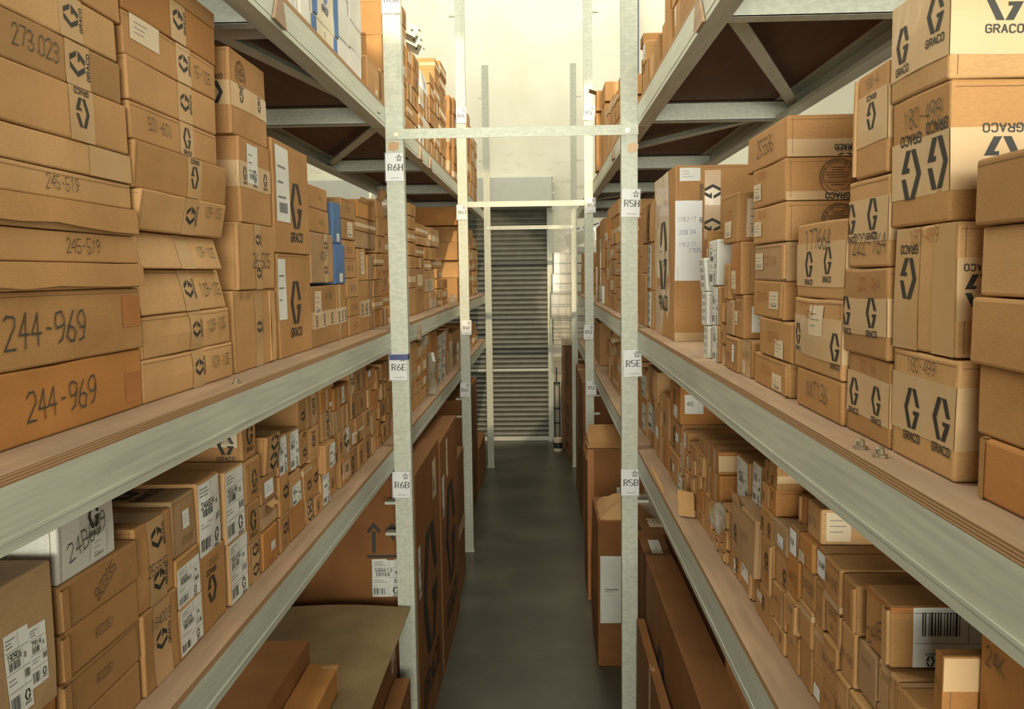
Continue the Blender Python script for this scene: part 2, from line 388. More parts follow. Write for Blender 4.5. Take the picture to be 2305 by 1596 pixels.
class Carton:
    """A carton in its own frame: x along the front from the viewer's left, y into the shelf, z up."""
    def __init__(s, w, d, h, seed, bulge=None, slant=0.0, lean=0.0):
        s.w, s.d, s.h = w, d, h; s.rnd = random.Random(seed); s.seed = Vector((s.rnd.uniform(0, 50), s.rnd.uniform(0, 50), s.rnd.uniform(0, 50)))
        k = min(1.0, min(w, h) / .15)
        s.bf = (s.rnd.uniform(-.0035, .004) if bulge is None else bulge) * k
        s.bs = s.rnd.uniform(-.003, .004) * k; s.bt = s.rnd.uniform(-.006, .001) * k; s.slant = slant; s.lean = lean
        s.kids = {}; s.body = MB(); s.amp = .0028
    def warp(s, p):
        x, y, z = p; w, d, h = s.w, s.d, s.h
        u, v, t = x / w, z / h, y / d
        hump = lambda a: max(0.0, 4 * a * (1 - a))
        y2 = y - s.bf * hump(u) * hump(v) * (1 - t) + s.slant * v * (1 - t)
        x2 = x + s.bs * hump(t) * hump(v) * (2 * u - 1) + s.lean * v
        z2 = z + s.bt * hump(u) * hump(t) * v
        nv = noise.noise_vector(Vector((x2 * 9, y2 * 9, z2 * 9)) + s.seed) * (s.amp * min(1, min(w, h) / .1))
        fz = min(1.0, v * 6)
        return (x2 + nv.x, y2 + nv.y, z2 + nv.z * fz)
    def shell(s, k):
        w, d, h = s.w, s.d, s.h; r = min(.003, w * .06, h * .06)
        def ts(L):
            n = 1 if L < .08 else 2 if L < .16 else 3 if L < .3 else 5
            return [0, r] + [r + (L - 2 * r) * (i + 1) / (n + 1) for i in range(n)] + [L - r, L]
        X, Y, Z = ts(w), ts(d), ts(h); idx = {}; B = s.body; mi = B.mi(k)
        def vert(i, j, l):
            key = (i, j, l)
            if key not in idx:
                p = Vector((X[i], Y[j], Z[l])); q = Vector((min(max(p.x, r), w - r), min(max(p.y, r), d - r), min(max(p.z, r), h - r)))
                dv = p - q; p = q + dv.normalized() * r
                idx[key] = len(B.v); B.v.append(s.warp(p))
            return idx[key]
        nx, ny, nz = len(X) - 1, len(Y) - 1, len(Z) - 1
        for i in range(nx):
            for l in range(nz):
                B.f.append((vert(i, 0, l), vert(i + 1, 0, l), vert(i + 1, 0, l + 1), vert(i, 0, l + 1)))
                B.f.append((vert(i + 1, ny, l), vert(i, ny, l), vert(i, ny, l + 1), vert(i + 1, ny, l + 1)))
            for j in range(ny):
                B.f.append((vert(i, j, nz), vert(i + 1, j, nz), vert(i + 1, j + 1, nz), vert(i, j + 1, nz)))
                B.f.append((vert(i, j + 1, 0), vert(i + 1, j + 1, 0), vert(i + 1, j, 0), vert(i, j, 0)))
        for j in range(ny):
            for l in range(nz):
                B.f.append((vert(0, j + 1, l), vert(0, j, l), vert(0, j, l + 1), vert(0, j + 1, l + 1)))
                B.f.append((vert(nx, j, l), vert(nx, j + 1, l), vert(nx, j + 1, l + 1), vert(nx, j, l + 1)))
        B.m += [mi] * (len(B.f) - len(B.m)); s.nbody = len(B.f)
    def fs(s, face): return {'F': (s.w, s.h), 'L': (s.d, s.h), 'R': (s.d, s.h), 'T': (s.w, s.d)}[face]
    def P(s, face, a, b, o):
        w, d, h = s.w, s.d, s.h
        if face == 'F': p = s.warp((a, 0, b)); return (p[0], p[1] - o, p[2])
        if face == 'L': p = s.warp((0, d - a, b)); return (p[0] - o, p[1], p[2])
        if face == 'R': p = s.warp((w, a, b)); return (p[0] + o, p[1], p[2])
        p = s.warp((a, b, h)); return (p[0], p[1], p[2] + o)
    def sheet(s, mb, face, a0, b0, a1, b1, k, o, na=4, nb=4, curl=0.0):
        for i in range(na):
            for j in range(nb):
                q = []
                for ii, jj in ((i, j), (i + 1, j), (i + 1, j + 1), (i, j + 1)):
                    a = a0 + (a1 - a0) * ii / na; b = b0 + (b1 - b0) * jj / nb
                    q.append(s.P(face, a, b, o + curl * (ii / na) ** 3))
                mb.face(q, k)
    def polys(s, mb, face, quads, k, ca, cb, size, rot, o):
        c, sn = math.cos(math.radians(rot)), math.sin(math.radians(rot)); fw, fh = s.fs(face)
        for p in quads:
            pts = [(ca + size * (x * c - y * sn), cb + size * (x * sn + y * c)) for x, y in p]
            pts = [(min(max(a, .001), fw - .001), min(max(b, .001), fh - .001)) for a, b in pts]
            mb.face([s.P(face, a, b, o) for a, b in pts], k)
    def child(s, name):
        n = name; i = 1
        while n in s.kids: n = name + '#%d' % i; i += 1
        s.kids[n] = MB(); return s.kids[n]
    def decorate(s, decs, near):
        top_o = .0009
        for dec in decs:
            t = dec[0]; face = 'F'
            if t[0] == 'n': face, t = near, t[1:]
            elif t[0] == 't': face, t = 'T', t[1:]
            fw, fh = s.fs(face)
            if t in ('H', 'V'):
                a0, a1 = dec[1], dec[2]; n = dec[3] if len(dec) > 3 else 0; rot = dec[4] if len(dec) > 4 else 0
                km = dec[5] if len(dec) > 5 else ('ltape' if t == 'H' else 'tape')
                mb = s.child('tape'); o = .0006
                if t == 'H':
                    s.sheet(mb, face, 0.0005, a0 * fh, fw - .0005, a1 * fh, km, o, 6, 2)
                    if face == 'F':
                        s.sheet(mb, 'L', s.d * .6, a0 * fh, s.d, a1 * fh, km, o, 3, 2); s.sheet(mb, 'R', 0, a0 * fh, s.d * .4, a1 * fh, km, o, 3, 2)
                    cs = [((i + .5) / n * fw, (a0 + a1) / 2 * fh) for i in range(n)]; ln = (a1 - a0) * fh
                else:
                    s.sheet(mb, face, a0 * fw, .0005, a1 * fw, fh - .0005, km, o, 2, 6)
                    if face == 'F': s.sheet(mb, 'T', a0 * fw, 0, a1 * fw, s.d * .5, km, o, 2, 4)
                    cs = [((a0 + a1) / 2 * fw, (i + .5) / n * fh) for i in range(n)]; ln = (a1 - a0) * fw
                for c in cs: s.polys(mb, face, MARK, 'ink', c[0], c[1] + ln * .04, ln * (.52 if t == 'H' else .62), rot, .0010)
            elif t == 'G':
                u, v, sz = dec[1:4]; rot = dec[4] if len(dec) > 4 else 0; km = dec[5] if len(dec) > 5 else 'ink'
                s.polys(s.body, face, MARK, km, u * fw, v * fh, sz * fh, rot, .0011)
            elif t == 'X':   # only the word
                u, v, sz = dec[1:4]; rot = dec[4] if len(dec) > 4 else 0
                ls, wd = strokes('GRACO', 1.9); q = [[(x - wd / 2, y - .5) for x, y in p] for p in ribbons(ls, .24, .4)]
                s.polys(s.body, face, q, 'ink', u * fw, v * fh, sz * fh, rot, .0011)
            elif t == 'W':
                txt, u, v, sz = dec[1:5]; km = dec[5] if len(dec) > 5 else 'pen'; rot = dec[6] if len(dec) > 6 else 0
                ls, wd = strokes(txt, 1.5, .38, s.rnd); q = [[((x - wd / 2) * .74, y - .5) for x, y in p] for p in ribbons(ls, .075)]; wd *= .74
                size = sz * fh
                along = fh if rot in (90, 270) else fw
                size = min(size, .94 * along / wd)
                s.polys(s.body, face, q, km, u * fw, v * fh, size, rot, .0014)
            elif t == 'K':   # scrap of tape
                u0, v0, u1, v1 = dec[1:5]; mb = s.child('tape'); s.sheet(mb, face, u0 * fw, v0 * fh, u1 * fw, v1 * fh, dec[5] if len(dec) > 5 else 'darktape', .0006)
            elif t == 'P':
                u0, v0, u1, v1, kind = dec[1:6]; txt = dec[6] if len(dec) > 6 else ''; km = dec[7] if len(dec) > 7 else 'paper'
                mb = s.child('paper_label'); s.sheet(mb, face, u0 * fw, v0 * fh, u1 * fw, v1 * fh, km, top_o)
                for poly, k in label_art(kind, txt, (u1 - u0) * fw, (v1 - v0) * fh, s.rnd):
                    mb.face([s.P(face, u0 * fw + a, v0 * fh + b, top_o + .0004) for a, b in poly], k)
            elif t == 'S':   # round makers' certificate
                u, v, sz = dec[1:4]; q = []
                for r0, r1 in ((.5, .475), (.385, .368)):
                    for i in range(28):
                        a, b = 2 * math.pi * i / 28, 2 * math.pi * (i + 1) / 28
                        q.append([(r0 * math.cos(a), r0 * math.sin(a)), (r0 * math.cos(b), r0 * math.sin(b)), (r1 * math.cos(b), r1 * math.sin(b)), (r1 * math.cos(a), r1 * math.sin(a))])
                msg = 'PACKAGING CORPORATION OF AMERICA'
                for i, ch in enumerate(msg):
                    if ch == ' ': continue
                    a = math.radians(200 - 220 * i / (len(msg) - 1)); ls, wd = strokes(ch)
                    for p in ribbons(ls, .2):
                        pts = []
                        for x, y in p:
                            x, y = (x - .33) * .062, .40 + y * .062
                            c, sn = math.cos(a - math.pi / 2), math.sin(a - math.pi / 2); pts.append((x * c - y * sn, x * sn + y * c))
                        q.append(pts)
                for i, hw in enumerate((.2, .16, .30, .32, .26, .34, .30, .18)):
                    y = .24 - i * .065; q.append([(-hw, y), (hw, y), (hw, y + .028 * (1 if i != 5 else .4)), (-hw, y + .028 * (1 if i != 5 else .4))])
                s.polys(s.body, face, q, 'brownink', u * fw, v * fh, sz * fh, 0, .0009)
            elif t == 'A':   # two upright arrows over a bar
                u, v, sz = dec[1:4]; q = []
                for cx in (-.26, .26):
                    q += [[(cx - .05, -.36), (cx + .05, -.36), (cx + .05, .24), (cx - .05, .24)], [(cx - .20, .26), (cx - .13, .20), (cx + .0, .36), (cx, .5)], [(cx, .36), (cx + .13, .20), (cx + .20, .26), (cx, .5)]]
                q.append([(-.46, -.5), (.46, -.5), (.46, -.42), (-.46, -.42)])
                s.polys(s.body, face, q, 'ink', u * fw, v * fh, sz * fh, 0, .0010)
            elif t == 'F':   # overhanging flap along the top of the front
                a0 = dec[1]; mb = s.child('flap'); km = dec[2] if len(dec) > 2 else 'k'
                n = 6; pts = []
                for i in range(n + 1):
                    a = s.w * i / n; wv = s.rnd.uniform(-.004, .004)
                    pts.append([s.P('F', a, s.h - .001, .001), s.P('F', a, s.h - .001, .006), s.P('F', a, max(s.h * a0 + wv, .002), .008), s.P('F', a, max(s.h * a0 + wv, .002), .004)])
                for i in range(n):
                    for j in range(4): mb.face([pts[i][j], pts[i + 1][j], pts[i + 1][(j + 1) % 4], pts[i][(j + 1) % 4]], km)
                mb.face(pts[0], km); mb.face(pts[n][::-1], km)
            elif t == 'U':   # torn flap standing up or bent out from an edge
                u0, u1, ln, ang = dec[1:5]; mb = s.child('flap'); km = dec[5] if len(dec) > 5 else 'l'
                c, sn = math.cos(math.radians(ang)), math.sin(math.radians(ang)); n = 5
                for i in range(n):
                    qa = []
                    for ii, jj in ((i, 0), (i + 1, 0), (i + 1, 1), (i, 1)):
                        a = (u0 + (u1 - u0) * ii / n) * s.w; L = ln * (jj * (1 + .15 * math.sin(ii * 2.1)))
                        qa.append((a, -.002 - L * c, s.h - .002 + L * sn))
                    mb.face(qa, km); mb.face([(x, y + .003, z - .003) for x, y, z in qa][::-1], km)
            elif t == 'E':   # folded edge strip down one end of the front (corner flap)
                u0, u1 = dec[1:3]; mb = s.child('flap'); km = dec[3] if len(dec) > 3 else 'l'
                s.sheet(mb, face, u0 * fw, .004, u1 * fw, fh - .004, km, .004, 2, 4)
                for a in (u0, u1):
                    mb.face([s.P(face, a * fw, .004, 0), s.P(face, a * fw, .004, .004), s.P(face, a * fw, fh - .004, .004), s.P(face, a * fw, fh - .004, 0)], km)
    def seams(s, near):
        """Dark slits where flaps meet: along one end of the front, down the near end and along the top."""
        r = s.rnd; e = .0005
        def slit(face, a0, b0, a1, b1, t=.0007):
            d = Vector((a1 - a0, b1 - b0)); L = d.length
            if L < .02: return
            nrm = Vector((-d.y, d.x)) / L * t / 2; n = 4
            for i in range(n):
                p, q = i / n, (i + 1) / n
                pts = [(a0 + d.x * p - nrm.x, b0 + d.y * p - nrm.y), (a0 + d.x * q - nrm.x, b0 + d.y * q - nrm.y), (a0 + d.x * q + nrm.x, b0 + d.y * q + nrm.y), (a0 + d.x * p + nrm.x, b0 + d.y * p + nrm.y)]
                s.body.face([s.P(face, x, y, e) for x, y in pts], 'seam')
        if r.random() < .55:
            u = .007 if r.random() < .6 else s.w - .007
            slit('F', u, .004, u + r.uniform(-.001, .001), s.h - .004)
        if r.random() < .4: slit('F', .004, s.h - .006, s.w - .004, s.h - .006 + r.uniform(-.001, .001))
        slit(near, .004, s.h - .007, s.d - .004, s.h - .007)
        if r.random() < .5: slit(near, .008 if near == 'R' else s.d - .008, .004, .008 if near == 'R' else s.d - .008, s.h - .004)
        slit('T', .004, s.d * .5, s.w - .004, s.d * .5)
    def finish(s, name, side, Xf, Ya, Yb, z0, yaw=0.0):
        o = s.body.build(name)
        if side == 'L': o.location = (Xf, Ya, z0); o.rotation_euler = (0, 0, math.pi / 2 + yaw)
        elif side == 'R': o.location = (Xf, Yb, z0); o.rotation_euler = (0, 0, -math.pi / 2 + yaw)
        for n, mb in s.kids.items():
            if mb.f: mb.build(n.split('#')[0], o)
        return o
ORD = ['', 'first', 'second', 'third', 'fourth', 'fifth', 'sixth', 'seventh', 'eighth', 'ninth', 'tenth', 'eleventh', 'twelfth', 'thirteenth', 'fourteenth', 'fifteenth', 'sixteenth', 'seventeenth', 'eighteenth', 'nineteenth', 'twentieth', 'twenty-first', 'twenty-second', 'twenty-third', 'twenty-fourth', 'twenty-fifth', 'twenty-sixth', 'twenty-seventh', 'twenty-eighth']
LOOK = {'k': 'brown carton', 'o': 'orange-brown carton', 'l': 'pale brown carton', 'g': 'grey-brown carton', 'w': 'white box', 'c': 'cream box', 'b': 'blue box', 'd': 'dark brown carton'}
BOXNAME = {'w': 'white_box', 'c': 'cream_box', 'b': 'blue_box'}
# shelf planes found from the photograph: side, front plane of the goods, top of the shelf board, depth of goods
PLY = .012
ZL = {'LT': 1.846 + .5728 + PLY, 'LM': 1.846 - .2043 + PLY, 'LL': 1.846 - .6225 + PLY, 'RT': 1.846 + .5643 + PLY, 'RM': 1.846 - .2094 + PLY, 'RL': 1.846 - .638 + PLY}
XF = {'LT': -.555, 'LM': -.607, 'LL': -.583, 'RT': .350, 'RM': .374, 'RL': .388}
SHELF_WORD = {'T': 'upper shelf', 'M': 'middle shelf', 'L': 'lower shelf'}
BAY_TEXT = {('L', 0, 'T'): 'before the R6H post', ('L', 0, 'M'): 'before the R6E post', ('L', 0, 'L'): 'before the R6B post',
            ('L', 1, 'T'): 'behind the R6H post', ('L', 1, 'M'): 'behind the R6E post', ('L', 1, 'L'): 'behind the R6B post',
            ('L', 2, 'T'): 'behind the R6L post', ('L', 2, 'M'): 'behind the R6F post', ('L', 2, 'L'): 'behind the R6C post'}
for (_s, _b, _l), _t in list(BAY_TEXT.items()): BAY_TEXT[('R', _b, _l)] = _t.replace('R6', 'R5')
BOXES = []
def stack(shelf, bay, edge, boxes, base=None, dx=0.0, depth=None):
    """One stack, bottom box first. A box is (x_left, x_right, y_top, colour, decals[, options]) in photo pixels on the shelf's front plane;
    y_top is read at the box's left edge, right edge or middle (edge = l, r, c). base: pixel y of what the lowest box rests on."""
    side = shelf[0]; zprev = None
    for i, bx in enumerate(boxes):
        xl, xr, yt, colr, decs = bx[:5]; op = bx[5] if len(bx) > 5 else {}
        X = XF[shelf] + (-(dx + op.get('dx', 0)) if side == 'L' else dx + op.get('dx', 0))
        e = op.get('e', edge)
        xe = xl if e == 'l' else xr if e == 'r' else (xl + xr) / 2
        zt = on_x(xe, yt, X).z
        ym = yt
        if zprev is None:
            if base is not None: zprev = on_x(xe, base, X).z
            else: zprev = ZL[shelf]
        zm = (zprev + zt) / 2
        def y_at(px):
            lo, hi = .15, 12.0    # Y on the plane X at mid height under pixel column px
            py = ym
            for _ in range(6):
                p = on_x(px, py, X)
                q = Vector((X, p.y, zm)) - EYE; dd = q.dot(FWD); py = IMG_H / 2 - F_PX * q.dot(UPV) / dd
            return p.y
        ya, yb = sorted((y_at(xl), y_at(xr)))
        BOXES.append(dict(shelf=shelf, bay=bay, side=side, X=X, a=ya, b=yb, z0=zprev, z1=zt, col=colr, decs=decs, op=op, first=(i == 0), base=base, sid=id(boxes), k=len(BOXES), d=op.get('d', depth)))
        zprev = zt

# ------------------------------------------------------------------ goods on the shelves, read from the photograph
S = stack
G1 = lambda u=.5, v=.52, s=.5, *a: ('G', u, v, s, *a)
# --- R6 side, middle shelf, first bay
S('LM', 0, 'r', [(-170, 320, 782, 'o', [('W', '244-969', .53, .50, .40), ('K', .88, .12, .985, .62)]),
  (-170, 312, 647, 'k', [('W', '244-969', .45, .48, .42), ('K', .87, .38, .99, .88)]),
  (-170, 314, 594, 'l', [('F', .12, 'k'), ('W', '245-519', .64, .62, .44)], {'dx': -.004}), (-170, 308, 534, 'k', [('W', '245-519', .66, .55, .46)]),
  (-170, 305, 472, 'l', [('F', .12, 'k'), ('W', '245-519', .62, .62, .46)], {'dx': -.004}), (-170, 298, 416, 'l', [('W', '245-519', .57, .55, .46)]),
  (-170, 302, 354, 'l', [('V', .72, .99)]), (-170, 286, 240, 'k', [('V', .62, .77, 1, 180)]),
  (-170, 276, 146, 'k', [('V', .63, .78, 1, 90), ('W', '273.023', .47, .56, .40)]), (-170, 264, 50, 'l', [('V', .62, .76, 1, 90)]), (-170, 271, -70, 'k', [])], depth=.40)
S('LM', 0, 'r', [(322, 523, 768, 'l', [('V', .48, .62, 1, 90), ('W', '109-105', .82, .55, .30)], {'bulge': .006}), (316, 516, 691, 'l', [('V', .48, .62, 1, 90), ('W', '109-105', .80, .58, .30)], {'bulge': .008}),
  (314, 508, 607, 'l', [('V', .46, .62, 1, 90), ('W', '109-105', .82, .50, .30)], {'slant': .016, 'bulge': .004}), (312, 498, 537, 'l', [('V', .46, .62), ('W', '109-105', .82, .52, .30)], {'slant': .016}),
  (308, 500, 463, 'l', [('V', .46, .62, 1, 90), ('W', '109-105', .82, .70, .28)], {'slant': -.012}), (292, 506, 380, 'k', [('V', .52, .68, 1, 180)], {'slant': -.006}),
  (290, 489, 306, 'k', [('V', .52, .68, 1, 0), ('W', '109-105', .30, .55, .34, 'pen', 180)]), (286, 487, 227, 'k', [('V', .52, .68, 1, 90)]),
  (280, 487, 149, 'k', [('V', .52, .68, 1, 90), ('W', '15-105', .82, .5, .3), ('P', .06, .42, .34, 1.0, 'B', '', 'tan')]), (275, 487, 63, 'o', [('V', .45, .62, 1, 90)]), (270, 480, -40, 'k', [])], depth=.38)
S('LM', 0, 'l', [(529, 621, 655, 'k', [('W', '241-447', .28, .93, .09), ('V', .48, .66, 1, 90), ('E', .86, .99)]), (535, 626, 499, 'k', [('V', .42, .60, 2, 90), ('W', '26-505', .60, .45, .22)]),
  (538, 607, 306, 'k', [('H', .42, .72, 3), ('nH', .42, .72), ('P', .25, .48, .60, .95, 'B')], {'d': .37}), (519, 600, 106, 'k', [('S', .26, .74, .34), ('H', .34, .62, 2, 180), ('nH', .34, .62), ('nG', .91, .48, .26, 180)], {'d': .37})], depth=.36)
S('LM', 0, 'l', [(624, 704, 569, 'k', [G1(.50, .52, .42), ('P', .0, .36, .22, .95, 'B')]), (608, 693, 308, 'k', [G1(.58, .45, .42), ('P', .06, .28, .40, .95, 'B')])])
S('LM', 0, 'l', [(704, 757, 638, 'k', [('H', .30, .58, 3), ('P', .10, .52, .38, .92, 'B', '', 'tan'), ('W', '16-16A', .68, .82, .12)]), (695, 750, 520, 'g', [('V', .55, .72, 2, 90), ('W', '2402F', .55, .55, .16)]),
  (693, 741, 465, 'k', [('W', '16-516', .6, .5, .25)]), (692, 737, 412, 'k', [('W', '16516', .6, .55, .22)])])
S('LM', 0, 'l', [(758, 784, 640, 'k', [('H', .30, .58, 3), ('V', .15, .30), ('W', 'X', .6, .85, .12)])])
S('LM', 0, 'l', [(752, 775, 548, 'b', [('P', .42, .05, .75, .26, 'B')]), (747, 766, 454, 'b', [('P', .42, .05, .75, .24, 'B'), ])], base=638, depth=.3)
S('LM', 0, 'l', [(786, 811, 714, 'k', [('W', '15-105', .5, .5, .3)]), (785, 809, 671, 'k', [('W', '15-105', .5, .5, .3)]), (777, 807, 627, 'k', [('W', '169-105', .5, .5, .3)]), (774, 803, 582, 'k', [('W', '169-105', .5, .5, .3)]),
  (772, 802, 538, 'k', [('W', '169-105', .5, .5, .3)]), (770, 799, 491, 'k', [('P', .38, .12, .78, .9, 'B', '', 'tan')]), (768, 798, 443, 'k', [('W', '22-42', .5, .5, .25)])])
S('LM', 0, 'l', [(812, 838, 632, 'k', [('H', .28, .62, 3), ('V', .85, .97)]), (806, 824, 558, 'k', [('P', .35, .2, .8, .9, 'L', '', 'tan')]), (801, 845, 518, 'g', [('nG', .93, .55, .3, 90)]), (800, 846, 487, 'k', [('H', .3, .6)]), (802, 842, 448, 'o', [('U', .1, .9, .014, 60)])])
S('LM', 0, 'l', [(827, 841, 574, 'k', [('V', .3, .6)])], base=629)
S('LM', 0, 'c', [(840, 857, 698, 'o', [('V', .1, .3)]), (842, 861, 668, 'k', [('H', .3, .6, 0, 0)]), (841, 860, 630, 'k', []), (845, 862, 598, 'k', [('G', .5, .5, .4)]), (846, 864, 570, 'k', [('H', .2, .5)]), (848, 866, 532, 'k', [('G', .4, .6, .35)]), (849, 867, 492, 'k', []), (848, 864, 450, 'k', [('U', .0, 1, .04, 70, 'k')])])
S('LM', 0, 'c', [(858, 873, 690, 'k', [('V', .3, .6)]), (862, 876, 655, 'o', [('H', .3, .6)]), (861, 876, 612, 'k', [('G', .5, .5, .3)]), (863, 876, 571, 'k', []), (864, 877, 528, 'k', [('H', .2, .5)]), (866, 877, 470, 'k', [])])
# --- R6 side, lower shelf, first bay
S('LL', 0, 'r', [(-120, 140, 1552, 'o', []), (-120, 128, 1252, 'g', [('P', .74, .20, .90, .62, 'A', '7914'), ('P', .52, .10, .74, .66, 'A', '190906')], {'dx': -.008})], depth=.40)
S('LL', 0, 'l', [(150, 322, 1650, 'k', []), (145, 320, 1541, 'k', [('W', '800351', .5, .5, .2), ('E', .0, .07, 'k')]), (136, 313, 1432, 'k', [('W', '800351', .52, .5, .2), ('E', .0, .07, 'k')]), (131, 306, 1325, 'k', [('W', '80335', .52, .55, .3, 'pen', 30), ('E', .0, .07, 'k')]),
  (128, 258, 1122, 'w', [('G', .58, .62, .30), ('W', '24B099', .46, .42, .22, 'pen', 14), ('P', .52, .06, .80, .36, 'B')])])
S('LL', 0, 'l', [(322, 402, 1384, 'k', [('V', .28, .76, 1, 90), ('W', '184003', .5, .78, .13), ('tV', .28, .76)]), (307, 392, 1190, 'k', [('V', .28, .76, 2, 90), ('W', '255593', .5, .42, .13)])])
S('LL', 0, 'l', [(404, 456, 1373, 'k', [('P', .0, .06, .96, .98, 'A', '244375')]), (398, 450, 1260, 'k', [('P', .0, .0, .96, .80, 'A', '168282')]), (389, 443, 1130, 'g', [('P', .38, .42, .66, .74, 'B'), ('W', '101078', .55, .22, .12), ('tG', .5, .4, .3)])])
S('LL', 0, 'l', [(455, 509, 1256, 'k', [('G', .42, .5, .34, 180), ('W', '256920', .5, .86, .08)]), (446, 496, 1087, 'k', [('P', .0, .0, .99, .97, 'A', '24A824')], {'d': .34})])
S('LL', 0, 'l', [(522, 565, 1223, 'l', [('P', .0, .02, .95, .98, 'A', '255696')]), (510, 552, 1062, 'l', [('P', .0, .02, .95, .98, 'A', '255696')])], dx=-.004)
S('LL', 0, 'l', [(563, 589, 1226, 'k', [('V', .1, .8, 2, 90)]), (553, 586, 1139, 'k', [('P', .18, .08, .86, .92, 'G', '', 'k'), ('G', .5, .52, .5)]), (549, 584, 1041, 'k', [('P', .18, .08, .86, .92, 'G', '', 'k'), ('G', .5, .52, .42)]), (546, 577, 930, 'k', [('G', .55, .5, .45), ('nP', .80, .3, .97, .95, 'B', '', 'tan'), ('nG', .90, .35, .40)])])
S('LL', 0, 'l', [(590, 623, 1200, 'o', [('P', .45, .38, .75, .62, 'B'), ('W', '40305', .5, .15, .1)]), (587, 622, 1141, 'g', [('U', .3, .8, .014, -30), ('H', .1, .5)]), (586, 618, 1080, 'k', [('P', .2, .2, .8, .8, 'B', '', 'card')]), (593, 623, 985, 'k', [('V', .15, .95, 2, 90)], {'slant': -.01})])
S('LL', 0, 'l', [(629, 651, 1167, 'k', [('G', .55, .6, .4, 90), ('W', '2402', .5, .2, .16)]), (627, 650, 1074, 'k', [('G', .55, .55, .4, 90)]), (624, 645, 985, 'k', [('P', .1, .0, .98, .95, 'A', '255')])])
S('LL', 0, 'l', [(655, 687, 1147, 'o', []), (653, 679, 1063, 'k', [('P', .15, .02, .95, .62, 'A', '255695')]), (649, 670, 972, 'k', [('P', .1, .02, .97, .96, 'A', '25574')])])
S('LL', 0, 'l', [(689, 707, 1128, 'k', [('V', .1, .9, 2, 90)]), (681, 703, 1048, 'k', [('G', .6, .4, .34, 90), ('H', .8, .95)]), (675, 695, 975, 'k', [('G', .5, .35, .3, 90), ('G', .5, .9, .2, 90)]), (672, 690, 900, 'k', [('G', .5, .45, .34, 90)], {'d': .37})])
S('LL', 0, 'l', [(708, 721, 1122, 'k', [('G', .5, .5, .4)]), (704, 720, 1038, 'k', [('G', .5, .5, .34, 90), ('W', '155', .5, .9, .1)]), (696, 717, 966, 'k', [('G', .4, .6, .36, 180), ('W', '31-2', .5, .2, .12)]), (693, 724, 888, 'k', [('V', .25, .7, 1, 180)])])
S('LL', 0, 'l', [(722, 741, 1069, 'l', [('P', .15, .05, .95, .95, 'A', '')]), (730, 752, 1003, 'k', [('P', .4, .1, .95, .92, 'A', '')], {'dx': -.012}), (726, 749, 931, 'k', [('V', .3, .8, 2, 180)]), (720, 748, 886, 'o', [('V', .4, .6), ('P', .7, .1, .95, .3, 'B')]), (716, 748, 866, 'k', [])])
S('LL', 0, 'l', [(742, 757, 1062, 'k', [('G', .6, .4, .3, 180)]), (753, 768, 1000, 'k', [('G', .5, .4, .3)]), ], dx=.004)
S('LL', 0, 'l', [(759, 770, 976, 'k', [('G', .5, .75, .14, 0), ('G', .5, .3, .14, 180)]), (750, 766, 926, 'g', [('V', .2, .5)]), (749, 766, 876, 'o', [('V', .6, .8)])], dx=.002)
S('LL', 0, 'l', [(772, 787, 1030, 'k', [('H', .2, .8, 1, 90)]), (769, 788, 968, 'k', [('V', .1, .9, 1, 90), ('P', .5, .5, .95, .9, 'B', '', 'card')]), (763, 786, 918, 'o', [('V', .1, .35), ('V', .6, .8)]), (762, 787, 870, 'o', [('P', .2, .1, .5, .9, 'B')])])
S('LL', 0, 'l', [(789, 806, 1014, 'k', [('G', .3, .5, .5), ('W', '155', .6, .8, .2)]), (788, 802, 950, 'k', [('P', .5, .1, .9, .5, 'B')]), (792, 812, 888, 'k', [('W', '54', .5, .85, .14), ('G', .15, .4, .5)]), (788, 815, 836, 'k', [('V', .05, .3, 1, 90), ('G', .7, .5, .5)])])
S('LL', 0, 'l', [(807, 822, 996, 'k', [('G', .4, .5, .4), ('W', '22', .5, .86, .12)]), (799, 818, 943, 'k', [('G', .3, .3, .36), ('H', .4, .5)]), (812, 826, 878, 'k', [('G', .2, .5, .3), ('W', '155', .5, .86, .12)]), (815, 828, 822, 'k', [])])
S('LL', 0, 'l', [(823, 836, 985, 'k', [('G', .4, .5, .5)]), (818, 835, 928, 'k', [('G', .6, .7, .4)]), (826, 838, 875, 'o', [('E', .0, .3)]), (825, 846, 836, 'o', [('P', .1, .6, .4, .95, 'B', '', 'card')])])
S('LL', 0, 'l', [(837, 850, 980, 'k', [('E', .0, .4), ('V', .6, .8)]), (836, 848, 932, 'k', [('E', .0, .35)]), (840, 852, 884, 'o', []), (847, 858, 830, 'k', [])])
S('LL', 0, 'c', [(851, 861, 980, 'o', [('V', .3, .6)]), (849, 858, 944, 'o', []), (853, 866, 900, 'k', [('V', .2, .5), ('G', .6, .5, .4)]), (854, 866, 858, 'g', [('E', .0, .3)]), (858, 868, 815, 'k', [])])
S('LL', 0, 'c', [(862, 871, 950, 'k', [('G', .4, .6, .4)]), (866, 873, 900, 'k', []), (867, 874, 858, 'k', []), (868, 875, 810, 'k', [])])
S('LL', 0, 'c', [(872, 880, 930, 'k', []), (874, 881, 876, 'k', []), (875, 881, 815, 'k', [])])
